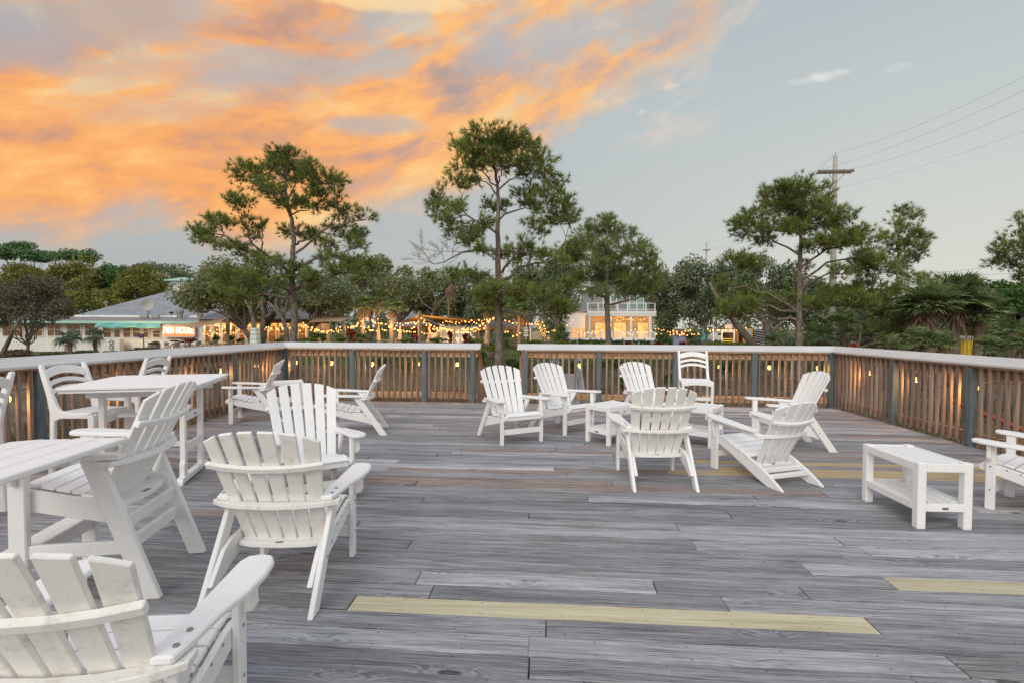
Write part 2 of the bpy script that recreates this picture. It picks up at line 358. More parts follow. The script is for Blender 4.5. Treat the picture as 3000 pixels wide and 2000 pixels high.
# ------------------------------------------------------------------ mesh building
class MB:
    def __init__(s): s.v = []; s.f = []
    def add(s, vs, fs):
        o = len(s.v); s.v += [tuple(p) for p in vs]; s.f += [tuple(i + o for i in f) for f in fs]; return s
    def box(s, x0, x1, y0, y1, z0, z1):
        return s.add([(x0, y0, z0), (x1, y0, z0), (x1, y1, z0), (x0, y1, z0), (x0, y0, z1), (x1, y0, z1), (x1, y1, z1), (x0, y1, z1)],
                     [(3, 2, 1, 0), (4, 5, 6, 7), (0, 1, 5, 4), (1, 2, 6, 5), (2, 3, 7, 6), (3, 0, 4, 7)])
    def cbox(s, c, sx, sy, sz):
        return s.box(c[0] - sx / 2, c[0] + sx / 2, c[1] - sy / 2, c[1] + sy / 2, c[2] - sz / 2, c[2] + sz / 2)
    def beam(s, p, q, w, h, up=(0, 0, 1)):
        return s.sweep([p, q], w, h, up)
    def sweep(s, pts, w, h, up=(0, 0, 1)):
        """rectangular section: w sideways, h along up"""
        pts = [Vector(p) for p in pts]; up = Vector(up); rings = []
        for i, p in enumerate(pts):
            a = pts[max(0, i - 1)]; b = pts[min(len(pts) - 1, i + 1)]
            t = (b - a).normalized(); sd_ = t.cross(up).normalized(); u2 = sd_.cross(t).normalized()
            rings.append([p + sd_ * w / 2 + u2 * h / 2, p - sd_ * w / 2 + u2 * h / 2, p - sd_ * w / 2 - u2 * h / 2, p + sd_ * w / 2 - u2 * h / 2])
        vs = [q for r in rings for q in r]; fs = [(0, 1, 2, 3)]
        for i in range(len(rings) - 1):
            o = i * 4
            for k in range(4): fs.append((o + k, o + 4 + k, o + 4 + (k + 1) % 4, o + (k + 1) % 4))
        o = (len(rings) - 1) * 4; fs.append((o + 3, o + 2, o + 1, o))
        return s.add(vs, fs)
    def extr(s, poly, vec):
        vec = Vector(vec); n = len(poly); vs = [Vector(p) for p in poly]; vs += [p + vec for p in vs]
        nrm = Vector((0, 0, 0))
        for i in range(n): nrm += vs[i].cross(vs[(i + 1) % n])
        if nrm.dot(vec) > 0:
            fs = [tuple(range(n))[::-1], tuple(range(n, 2 * n))] + [(i, (i + 1) % n, n + (i + 1) % n, n + i) for i in range(n)]
        else:
            fs = [tuple(range(n)), tuple(range(n, 2 * n))[::-1]] + [((i + 1) % n, i, n + i, n + (i + 1) % n) for i in range(n)]
        return s.add(vs, fs)
    def tube(s, pts, rad, n=6, cap=True):
        pts = [Vector(p) for p in pts]
        if isinstance(rad, (int, float)): rad = [rad] * len(pts)
        vs = []; ref = Vector((.31, .17, 1)).normalized()
        for i, p in enumerate(pts):
            a = pts[max(0, i - 1)]; b = pts[min(len(pts) - 1, i + 1)]; t = (b - a)
            t = t.normalized() if t.length > 1e-6 else Vector((0, 0, 1))
            r_ = ref if abs(t.dot(ref)) < .97 else Vector((1, 0, 0))
            x = t.cross(r_).normalized(); y = t.cross(x)
            for k in range(n):
                a_ = 2 * PI * k / n; vs.append(p + (x * math.cos(a_) + y * math.sin(a_)) * rad[i])
        fs = []
        for i in range(len(pts) - 1):
            for k in range(n):
                fs.append((i * n + k, i * n + (k + 1) % n, (i + 1) * n + (k + 1) % n, (i + 1) * n + k))
        if cap:
            fs.append(tuple(range(n))[::-1]); o = (len(pts) - 1) * n; fs.append(tuple(range(o, o + n)))
        return s.add(vs, fs)
    def sphere(s, c, r, n=8, m_=6, sz=1):
        c = Vector(c); vs = [c + Vector((0, 0, r * sz))]
        for j in range(1, m_):
            a = PI * j / m_
            for k in range(n): vs.append(c + Vector((r * math.sin(a) * math.cos(2 * PI * k / n), r * math.sin(a) * math.sin(2 * PI * k / n), r * sz * math.cos(a))))
        vs.append(c + Vector((0, 0, -r * sz))); fs = []
        for k in range(n): fs.append((0, 1 + k, 1 + (k + 1) % n))
        for j in range(m_ - 2):
            for k in range(n): fs.append((1 + j * n + k, 1 + (j + 1) * n + k, 1 + (j + 1) * n + (k + 1) % n, 1 + j * n + (k + 1) % n))
        o = 1 + (m_ - 2) * n
        for k in range(n): fs.append((len(vs) - 1, o + (k + 1) % n, o + k))
        return s.add(vs, fs)
    def lathe(s, c, prof, n=12):
        c = Vector(c); vs = []; fs = []
        for r, z in prof:
            for k in range(n): vs.append(c + Vector((r * math.cos(2 * PI * k / n), r * math.sin(2 * PI * k / n), z)))
        for i in range(len(prof) - 1):
            for k in range(n): fs.append((i * n + k, i * n + (k + 1) % n, (i + 1) * n + (k + 1) % n, (i + 1) * n + k))
        fs.append(tuple(range(n))[::-1]); o = (len(prof) - 1) * n; fs.append(tuple(range(o, o + n)))
        return s.add(vs, fs)
    def mesh(s, name, off=None, bevel=0, smooth=False):
        me = bpy.data.meshes.new(name)
        v = s.v
        if off is not None: v = [(p[0] - off[0], p[1] - off[1], p[2] - off[2]) for p in v]
        me.from_pydata(v, [], s.f)
        if bevel:
            bm = bmesh.new(); bm.from_mesh(me)
            es = [e for e in bm.edges if len(e.link_faces) == 2 and e.calc_face_angle(0) > .6]
            bmesh.ops.bevel(bm, geom=es, offset=bevel, segments=1, affect='EDGES', clamp_overlap=True)
            bm.to_mesh(me); bm.free()
        if smooth: me.polygons.foreach_set('use_smooth', [True] * len(me.polygons))
        me.update()
        return me
def link(name, me, mt, parent=None, **kw):
    o = bpy.data.objects.new(name, me); COL.objects.link(o)
    if mt is not None and not me.materials: me.materials.append(mt)
    if parent is not None: o.parent = parent
    for k, v in kw.items(): o[k] = v
    return o
def part(name, mb, mt, parent, bevel=0, smooth=False, **kw):
    """mesh given in world space (parents here are unrotated)"""
    off = Vector((0, 0, 0)); p = parent
    while p is not None: off += p.location; p = p.parent
    return link(name, mb.mesh(name, off if off.length else None, bevel, smooth), mt, parent, **kw)
def lpart(name, mb, mt, parent, bevel=0, smooth=False, **kw):
    return link(name, mb.mesh(name, None, bevel, smooth), mt, parent, **kw)
def thing(name, label, cat, loc=(0, 0, 0), rz=0, group=None):
    o = bpy.data.objects.new(name, None); COL.objects.link(o); o.empty_display_size = .1
    o.location = loc; o.rotation_euler = (0, 0, rz); o['label'] = label; o['category'] = cat
    if group: o['group'] = group
    return o
def solo(name, label, cat, mb, mt, group=None, bevel=0, smooth=False, base=None):
    """a thing that is one mesh"""
    if base is None:
        xs = [p[0] for p in mb.v]; ys = [p[1] for p in mb.v]; zs = [p[2] for p in mb.v]
        base = ((min(xs) + max(xs)) / 2, (min(ys) + max(ys)) / 2, min(zs))
    o = link(name, mb.mesh(name, base, bevel, smooth), mt); o.location = base
    o['label'] = label; o['category'] = cat
    if group: o['group'] = group
    return o
def copy_tree(o, parent=None):
    c = o.copy(); COL.objects.link(c); c.parent = parent
    for ch in list(o.children): copy_tree(ch, c)
    return c
def stuff(name, mb, mt, label, cat):
    me = mb.mesh(name); o = link(name, me, mt); o['kind'] = 'stuff'; o['label'] = label; o['category'] = cat
    return o

# ------------------------------------------------------------------ ground
DECK_Y = 9.70
def gz(x, y):
    a = min(1, max(0, (y - 12.5) / 11.5)); a = a * a * (3 - 2 * a)
    z = -1.45 + 1.08 * a
    if y > 20: z -= 1.1 * min(1, max(0, (-x - 24) / 10)) * min(1, (y - 20) / 6)
    if y > 9: z += .10 * math.sin(x * .55 + 1.3) * math.sin(y * .42) * min(1, (y - 9) / 4) * (1 if y < 30 else .3)
    return z
def ground():
    xs = [-900, -300, -120] + [-60 + 2 * i for i in range(61)] + [120, 300, 900]
    ys = [-300, -60, -20, -8, 0, 4, 8] + [9 + i for i in range(34)] + [46, 52, 60, 75, 100, 160, 300, 900]
    v = [(x, y, gz(x, y)) for y in ys for x in xs]; n = len(xs)
    f = [(j * n + i, j * n + i + 1, (j + 1) * n + i + 1, (j + 1) * n + i) for j in range(len(ys) - 1) for i in range(n - 1)]
    mb = MB().add(v, f)
    m_ = bpy.data.materials.new('sandy_ground'); m_.use_nodes = True
    t = m_.node_tree; b = t.nodes['Principled BSDF']; gg = G(t)
    geo = N(t, 'ShaderNodeNewGeometry'); sp = N(t, 'ShaderNodeSeparateXYZ'); gg.lk(geo.outputs['Position'], sp.inputs[0])
    a = gg.noise(geo.outputs['Position'], .8, 8, .65); c_ = gg.noise(geo.outputs['Position'], 14, 5, .7)
    dirt = gg.ramp(gg.m('ADD', gg.m('MULTIPLY', a, .6), gg.m('MULTIPLY', c_, .4)), [(.38, (.055, .042, .030)), (.52, (.15, .115, .08)), (.66, (.27, .22, .165))])
    grass = gg.ramp(c_, [(.3, (.035, .06, .016)), (.7, (.10, .15, .04))])
    f_ = gg.m('MULTIPLY', gg.ss(sp.outputs[1], 21, 25), gg.ss(gg.m('ADD', a, 0), .42, .5))
    gg.lk(gg.mix(f_, dirt, grass), b.inputs['Base Color']); b.inputs['Roughness'].default_value = .95
    bn = N(t, 'ShaderNodeBump'); bn.inputs['Strength'].default_value = .8; bn.inputs['Distance'].default_value = .06
    gg.lk(c_, bn.inputs['Height']); gg.lk(bn.outputs[0], b.inputs['Normal'])
    o = link('ground', mb.mesh('ground', smooth=True), m_); o['kind'] = 'structure'
ground()

# ------------------------------------------------------------------ the deck, plank by plank
PITCHB = .1455
Y0B = 2.495 - PITCHB * 21                                       # a joint falls on 2.495
fr = MB()
fr.box(-5.16, 5.20, Y0B - .01, DECK_Y - .06, -.19, -.041)
for i in range(4):
    for j in range(5):
        x = -4.9 + j * 2.45; y = 1 + i * 2.8
        fr.box(x - .08, x + .08, y - .08, y + .08, -1.6, -.19)
deck = link('deck', fr.mesh('deck'), mat('deck_frame_wood', (.06, .05, .045), (.10, .085, .075), rough=.9)); deck['kind'] = 'structure'
GREYS = [(.235, .238, .25), (.255, .258, .27), (.28, .283, .295), (.245, .245, .253), (.295, .298, .31), (.215, .216, .226), (.265, .265, .272)]
LIGHT = (.36, .363, .378); BROWN = (.27, .225, .205); YEL = (.54, .505, .36); YELO = (.45, .36, .225)
FIX = {21: [(-1.01, 1.578, YEL)], 24: [(1.935, 4.9, YEL)], 28: [(-1.37, 1.97, LIGHT)], 27: [(2.05, 5.15, LIGHT)],
       39: [(1.2, 4.7, YELO)], 40: [(1.72, 5.1, YELO)], 42: [(1.58, 5.0, YELO)], 38: [(-1.6, .2, BROWN)], 44: [(-1.0, 2.6, BROWN)],
       22: [(-2.3, -.62, GREYS[0]), (.93, 4.4, GREYS[4])], 20: [(-2.1, .0, GREYS[1])], 19: [(-1.9, -.08, LIGHT)], 29: [(-3.9, -1.5, BROWN)],
       34: [(-4.1, -1.9, GREYS[3])], 18: [(-.07, 1.5, GREYS[0])], 23: [(.6, 1.40, GREYS[1])], 26: [(-.9, 1.86, GREYS[5])],
       25: [(-1.8, 1.55, GREYS[0])], 31: [(-1.9, 1.4, GREYS[0])], 35: [(-1.2, 2.4, BROWN)], 46: [(.3, 3.9, BROWN)], 52: [(2.2, 5, BROWN)]}
pm_cache = {}
rng = random.Random(3)
nrow = int((DECK_Y - .06 - Y0B) / PITCHB)
XA, XB = -5.13, 5.17
for r in range(nrow):
    yc = Y0B + PITCHB * (r + .5)
    fixed = FIX.get(r, [])
    cuts = []
    def fill(a, b):
        if b - a < .12: return
        if b - a <= 3.75: cuts.append((a, b, None)); return
        L = rng.choice([1.83, 2.44, 3.05, 3.66]) if a > XA + .01 else rng.uniform(1.1, 3.6)
        if (b - a) - L < .5: L = (b - a) / 2
        cuts.append((a, a + L, None)); fill(a + L, b)
    x = XA
    for (a, b, c) in fixed:
        fill(x, a); cuts.append((a, min(b, XB), c)); x = min(b, XB)
    fill(x, XB)
    for (a, b, c) in cuts:
        L = b - a - rng.uniform(.002, .008)
        fr_ = c in (YEL, YELO); key = (round(L, 2), fr_)
        if key not in pm_cache:
            pm_cache[key] = MB().box(-L / 2, L / 2, -.0702, .0702, -.0375, 0).mesh('plank', bevel=.0035)
            pm_cache[key].materials.append(M_fresh if fr_ else M_deck)
        o = bpy.data.objects.new('plank', pm_cache[key]); COL.objects.link(o); o.parent = deck
        o.location = ((a + b) / 2, yc, rng.uniform(-.0025, .0008))
        o.rotation_euler = (rng.uniform(-.006, .006), 0, 0)
        if c is None:
            c = rng.choice(GREYS)
            q = rng.random()
            if q < .13: c = LIGHT
            elif q < .20 and r > 30: c = BROWN
            elif q < .30: c = (.205, .202, .212)
            # some far boards, picked at random, are slightly browner
            if yc > 7 and rng.random() < .3: c = (.25, .238, .236)
        k = rng.uniform(.9, 1.1)
        o.color = (c[0] * k, c[1] * k, c[2] * k, 1)

# ------------------------------------------------------------------ railings
CAPZ = 1.11
POST_ME = MB().box(-.045, .045, -.045, .045, -.02, 1.0).mesh('post', bevel=.004); POST_ME.materials.append(M_post)
BAL_ME = MB().box(-.0175, .0175, -.0175, .0175, .055, .985).mesh('baluster', bevel=.002); BAL_ME.materials.append(M_bal)
def railing(label, p0, p1, posts, inward, mt_h, cap0=0, cap1=0):
    """p0, p1: ends of the inner face line on the deck; posts: distances from p0"""
    p0 = Vector((*p0, 0)); p1 = Vector((*p1, 0)); d = (p1 - p0).normalized(); L = (p1 - p0).length
    inn = Vector((*inward, 0)); t = thing('railing', label, 'railing', p0)
    rg = random.Random(int(L * 100))
    def W2(a, o, z): return p0 + d * a - inn * o + Vector((0, 0, z))         # a along, o outward
    def bar(name, a0, a1, o0, o1, z0, z1, mt, bev=.003):
        poly = [W2(a0, o0, z0), W2(a0, o1, z0), W2(a0, o1, z1), W2(a0, o0, z1)]
        return part(name, MB().extr(poly, d * (a1 - a0)), mt, t, bevel=bev)
    for a in posts:
        o = link('post', POST_ME, None, t); o.location = d * a - inn * .045 * 0 + Vector((0, 0, 0)) + inn * .0
        o.rotation_euler = (0, 0, rg.uniform(-.03, .03))
    prev = [0] + sorted(posts) + [L]
    cuts = [a for a in posts if .05 < a < L - .05] or [L / 2]
    segs = [0] + cuts[1::2] + [L]
    for i in range(len(segs) - 1):
        a0, a1 = segs[i] + .002, segs[i + 1] - .002
        bar('top_rail', a0, a1, .022, .060, .855, .973, mt_h)
        bar('bottom_rail', a0, a1, .022, .060, .06, .175, mt_h)
    a = .08
    while a < L - .05:
        if all(abs(a - q) > .062 for q in posts):
            o = link('baluster', BAL_ME, None, t); o.location = d * a + inn * (-.0) + Vector((0, 0, rg.uniform(-.012, .004)))
            o.rotation_euler = (rg.uniform(-.004, .004), rg.uniform(-.006, .006), rg.choice([0, PI / 2, PI]) + rg.uniform(-.04, .04))
        a += .1165 + rg.uniform(-.004, .004)
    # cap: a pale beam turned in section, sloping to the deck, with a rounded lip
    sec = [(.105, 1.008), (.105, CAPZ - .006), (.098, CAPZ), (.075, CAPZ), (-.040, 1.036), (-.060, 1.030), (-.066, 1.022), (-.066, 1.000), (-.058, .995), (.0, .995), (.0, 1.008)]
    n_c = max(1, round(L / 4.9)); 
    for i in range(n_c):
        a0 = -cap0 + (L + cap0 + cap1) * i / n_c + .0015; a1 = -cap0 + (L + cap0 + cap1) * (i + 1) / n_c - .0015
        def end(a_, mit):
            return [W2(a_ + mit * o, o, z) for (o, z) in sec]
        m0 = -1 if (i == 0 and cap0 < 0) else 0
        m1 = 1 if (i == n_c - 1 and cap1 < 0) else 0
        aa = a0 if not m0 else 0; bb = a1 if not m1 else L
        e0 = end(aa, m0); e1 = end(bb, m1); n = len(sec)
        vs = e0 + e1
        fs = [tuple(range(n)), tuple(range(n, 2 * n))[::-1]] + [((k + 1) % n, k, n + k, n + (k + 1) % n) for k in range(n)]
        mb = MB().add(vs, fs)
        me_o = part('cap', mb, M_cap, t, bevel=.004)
    # dark underboard
    bar('cap_board', .0, L, -.045, .11, .974, .9945, M_raily if abs(d.y) > .5 else M_rail, bev=0)
    return t
XL, XR = -5.13, 5.17
FY = DECK_Y
RL = .6                                                      # side rails start here, behind the camera's view
railing('left railing of cedar balusters and white cap, running towards the restaurant side', (XL, RL), (XL, FY), [.9, 2.6, 4.22, 5.82, 7.42, 9.06], (1, 0), M_raily, 0, -1)
railing('far railing section left of the gap, white cap over wooden balusters', (XL, FY), (-1.34, FY), [.04, 1.36, 2.77, 3.70], (0, -1), M_rail, -1, .06)
railing('far railing section right of the gap, longest stretch facing the camera', (-.50, FY), (XR, FY), [.07, 1.455, 2.856, 4.27, 5.63], (0, -1), M_rail, .08, -1)
railing('right railing with white cap, running along the palm side', (XR, FY), (XR, RL), [1.64, 3.05, 4.5, 5.9, 7.3, 8.9], (-1, 0), M_raily, -1, 0)

# ------------------------------------------------------------------ bulbs strung along the railings
def hot_string(label, pts, bulbs, grp):
    t = thing('string_light', label, 'string light', pts[0], 0, grp)
    mb = MB()
    path = []
    for i in range(len(pts) - 1):
        a, b = Vector(pts[i]), Vector(pts[i + 1])
        for k in range(6):
            q = a.lerp(b, k / 6); q.z -= .05 * 4 * (k / 6) * (1 - k / 6); path.append(q)
    path.append(Vector(pts[-1]))
    mb.tube(path, .004, 4); part('cable', mb, M_black, t)
    for b in bulbs:
        b = Vector(b)
        part('socket', MB().tube([b + Vector((0, 0, .085)), b + Vector((0, 0, .035))], .014, 8), M_black, t)
        part('bulb', MB().sphere(b, .033, 10, 8, 1.2), M_bulb, t, smooth=True)
        ld = bpy.data.lights.new('bulb_light', 'POINT'); ld.energy = 9; ld.color = (1, .46, .14); ld.shadow_soft_size = .03
        lo = bpy.data.objects.new('bulb_light', ld); COL.objects.link(lo); lo.parent = t; lo.location = b - Vector(pts[0])
        lo.location.z -= .045
ZB = .71
hot_string('bulb string hooked behind the far railing left of the gap', [(-5.05, 9.86, .84), (-3.4, 9.86, .82), (-1.5, 9.86, .84)],
           [(-4.98, 9.84, ZB), (-4.25, 9.84, ZB), (-3.43, 9.84, ZB - .01), (-2.52, 9.84, ZB), (-1.75, 9.84, ZB)], 'bulb strings along the deck railings')
hot_string('bulb string hooked behind the far railing right of the gap', [(-.3, 9.86, .84), (2.3, 9.86, .82), (5.0, 9.86, .84)],
           [(-.08, 9.84, ZB), (.6, 9.84, ZB), (1.45, 9.84, ZB), (2.46, 9.84, ZB), (3.2, 9.84, ZB), (4.1, 9.84, ZB), (4.97, 9.84, ZB)], 'bulb strings along the deck railings')
hot_string('bulb string hooked behind the left railing', [(-5.26, 9.4, .84), (-5.26, 6, .82), (-5.26, 3, .84)],
           [(-5.24, 8.9, ZB), (-5.24, 7.89, ZB), (-5.24, 6.8, ZB), (-5.24, 5.6, ZB), (-5.24, 4.62, ZB), (-5.24, 3.5, ZB)], 'bulb strings along the deck railings')
hot_string('bulb string hooked behind the right railing', [(5.30, 9.4, .84), (5.30, 6, .82), (5.30, 3, .84)],
           [(5.28, 8.85, ZB), (5.28, 7.75, ZB), (5.28, 6.73, ZB), (5.28, 5.5, ZB), (5.28, 4.3, ZB)], 'bulb strings along the deck railings')

# ------------------------------------------------------------------ furniture
REC = R_(27)
def rpoly(pts): return pts
def fan_slats(root, mt, n=6, zb=.255, yb=-.005, Lc=.745, wb=.223, wt=.292, arch=.075, curve=.045, th=.017, gapb=.006, gapt=.026, rec=REC):
    dl = Vector((0, -math.sin(rec), math.cos(rec))); nn = Vector((0, math.cos(rec), math.sin(rec)))
    def P(w, l, half): return Vector((w, yb, zb)) + dl * l + nn * (curve * (w / half) ** 2 * (.35 + .65 * min(1, l / .7)))
    for i in range(n):
        sb = (2 * wb - gapb * (n - 1)) / n; stp = (2 * wt - gapt * (n - 1)) / n
        b0 = -wb + i * (sb + gapb); b1 = b0 + sb
        t0 = -wt + i * (stp + gapt); t1 = t0 + stp
        pts = []
        K = 5
        def topl(w): return Lc - arch * (w / wt) ** 2 - (.02 * (w / wt) ** 6)
        for k in range(K + 1):
            f = k / K
            l0 = topl(t0) * f; l1 = topl(t1) * f
            w0 = b0 + (t0 - b0) * f; w1 = b1 + (t1 - b1) * f; hf = wb + (wt - wb) * f
            pts.append((P(w0, l0, hf), P(w1, l1, hf)))
        vs = []; fs = []
        for a, b in pts: vs += [a, b, b - nn * th, a - nn * th]
        fs.append((3, 2, 1, 0))
        for k in range(K):
            o = k * 4
            for j in range(4): fs.append((o + j, o + (j + 1) % 4, o + 4 + (j + 1) % 4, o + 4 + j))
        o = K * 4; fs.append((o, o + 1, o + 2, o + 3))
        lpart('back_slat', MB().add(vs, fs), mt, root, bevel=.0035)
    return P, nn
def ad_arm(sx, zf, zr, t_=.026):
    pl = [(.232, -.10), (.245, -.135), (.305, -.135), (.322, -.05), (.34, .08), (.37, .19), (.384, .30), (.378, .39), (.355, .435), (.31, .445), (.268, .432), (.250, .39), (.246, .25), (.242, .10)]
    def z(y): return zr + (zf - zr) * (y + .13) / .57
    poly = [Vector((sx * x, y, z(y) - t_)) for x, y in pl]
    return MB().extr(poly, (0, 0, t_))
def ad_bracket(sx, z, y=.335):
    pl = [(.0, 0), (.062, 0), (.062, -.035), (.05, -.042), (.05, -.075), (.052, -.10), (.04, -.125), (.012, -.13), (0, -.13)]
    return MB().extr([Vector((sx * (.288 + a), y + .012, z + b)) for a, b in pl], (0, -.024, 0))
SEATZ = [(.405, .352), (.385, .376), (.33, .382), (.26, .374), (.19, .355), (.12, .338), (.05, .328), (-.02, .322)]
def seat_slats(root, mt, zo=0, w=.232, path=SEATZ):
    def pt(f):
        L = [0]
        for i in range(1, len(path)): L.append(L[-1] + math.dist(path[i], path[i - 1]))
        s_ = f * L[-1]
        for i in range(1, len(L)):
            if s_ <= L[i] + 1e-9:
                k = (s_ - L[i - 1]) / (L[i] - L[i - 1]); return Vector((0, path[i - 1][0] + (path[i][0] - path[i - 1][0]) * k, path[i - 1][1] + (path[i][1] - path[i - 1][1]) * k))
    n = 6
    for i in range(n):
        a = pt(i / n + .009); b = pt((i + 1) / n - .009); d_ = (b - a).normalized(); up = Vector((0, -d_.z, d_.y)) 
        if up.z < 0: up = -up
        q = [a, b, b - up * .018, a - up * .018]
        lpart('seat_slat', MB().extr([Vector((-w, p.y, p.z + zo)) for p in q], (2 * w, 0, 0)), mt, root, bevel=.0035)
def adirondack(mt, mt_back=None):
    root = thing('adirondack_chair', 'x', 'chair', (0, 0, 0), 0, 'white adirondack chairs on the deck')
    mb_ = mt_back or mt
    for sx in (-1, 1):
        lpart('leg', MB().box(sx * .275 - .014, sx * .275 + .014, .302, .362, 0, .528), mt, root, bevel=.004)
        # raked rear leg, from under the arm to the deck
        pl = [(.052, .512), (-.043, .505), (-.385, 0), (-.29, 0)]
        lpart('leg', MB().extr([Vector((sx * .2905, y, z)) for y, z in pl], (sx * -.028, 0, 0)), mt, root, bevel=.004)
        st_ = [(.385, .300), (.408, .318), (.412, .342), (.398, .352), (.37, .355), (.32, .358), (.26, .349), (.19, .331), (.12, .314), (.05, .304), (-.03, .300), (-.10, .298), (-.185, .262), (-.315, .125), (-.262, .105), (-.13, .165), (.12, .225), (.30, .275)]
        lpart('side_rail', MB().extr([Vector((sx * .2605, y, z)) for y, z in st_], (sx * -.026, 0, 0)), mt, root, bevel=.003)
        lpart('arm', ad_arm(sx, .556, .530), mt, root, bevel=.006)
        lpart('bracket', ad_bracket(sx, .524), mt, root, bevel=.003)
        for y in (-.09, -.02):
            lpart('bolt', MB().tube([(sx * .29, y, .529), (sx * .29, y, .5345 + (y + .13) * .046)], .009, 8), M_metal, root)
    lpart('stretcher', MB().box(-.261, .261, .318, .344, .125, .19), mt, root, bevel=.003)
    sm = MB()
    for sx in (-1, 1):
        for (y, z) in ((.333, .345), (.333, .46), (.333, .16), (-.02, .40), (-.10, .27), (-.17, .22)):
            x_ = .2885 if y > .3 else .2905
            sm.tube([(sx * x_, y, z), (sx * (x_ + .003), y, z)], .007, 8)
        for y in (.24, .16, .08): sm.tube([(sx * .2605, y, .33 - (.24 - y) * .2), (sx * .2635, y, .33 - (.24 - y) * .2)], .006, 8)
    lpart('screws', sm, mat('screw_heads', (.30, .30, .30), rough=.5), root)
    seat_slats(root, mt)
    lpart('front_apron', MB().box(-.233, .233, .372, .392, .300, .342), mt, root, bevel=.003)
    P, nn = fan_slats(root, mb_)
    pts = [P(w, .52, .292) - nn * .031 for w in (-.30, -.2, -.1, 0, .1, .2, .30)]
    lpart('back_brace', MB().sweep(pts, .026, .034, nn.cross(Vector((1, 0, 0))) * -1 if False else Vector((0, -math.sin(REC), math.cos(REC)))), mb_, root, bevel=.004)
    arc = [(.330, -.05), (.336, -.115), (.26, -.165), (.15, -.198), (0, -.212)]
    outer = arc + [(-x, y) for x, y in arc[::-1][1:]]
    inner = [(-.262, -.05), (-.245, -.118), (-.12, -.150), (0, -.158), (.12, -.150), (.245, -.118), (.262, -.05)]
    lpart('arm_support', MB().extr([Vector((x, y, .477)) for x, y in outer + inner], (0, 0, .026)), mb_, root, bevel=.003)
    low = [(.232, .03), (.232, -.06), (.15, -.088), (0, -.10), (-.15, -.088), (-.232, -.06), (-.232, .03)]
    lpart('back_support', MB().extr([Vector((x, y, .232)) for x, y in low], (0, 0, .026)), mt, root, bevel=.003)
    lpart('maker_plate', MB().box(-.02, .02, -.094, -.070, .2583, .2595), M_metal, root)
    return root
def place(root, x, y, deg, label):
    root.location = (x, y, 0); root.rotation_euler = (0, 0, R_(deg)); root['label'] = label
    return root
A0 = adirondack(M_white)
A1 = adirondack(M_white, M_dirty)                # mildewed back
place(A1, -1.455, 2.745, 4.8, 'mildewed white adirondack chair in the left foreground seen from behind, above the greenish plank')
place(copy_tree(A1), 1.01, 4.90, 4.6, 'mildewed white adirondack chair seen from behind between the two side tables')
place(copy_tree(A1), -1.335, 1.395, 8.5, 'nearest white adirondack chair, cut off by the lower left corner')
place(A0, -.490, 6.575, -148, 'white adirondack chair facing the camera in front of the railing gap')
for (x, y, a, l) in ((.19, 7.24, -135, 'white adirondack chair turned three-quarter right, left of the small side table'),
                     (-2.545, 6.77, 105, 'white adirondack chair in profile facing left, beside the gap in the far railing'),
                     (-4.37, 7.50, 110, 'white adirondack chair in profile facing left, near the far left corner post'),
                     (-2.02, 4.20, -144, 'white adirondack chair facing the camera with tall fan back, behind the mildewed foreground chair'),
                     (1.44, 7.60, -150, 'white adirondack chair facing the camera, mostly hidden behind the mildewed chair by the side tables'),
                     (2.965, 6.44, 91, 'white adirondack chair in profile facing left near the right railing corner'),
                     (3.944, 4.227, 38, 'white adirondack chair cut off by the right edge of the picture')):
    place(copy_tree(A0), x, y, a, l)

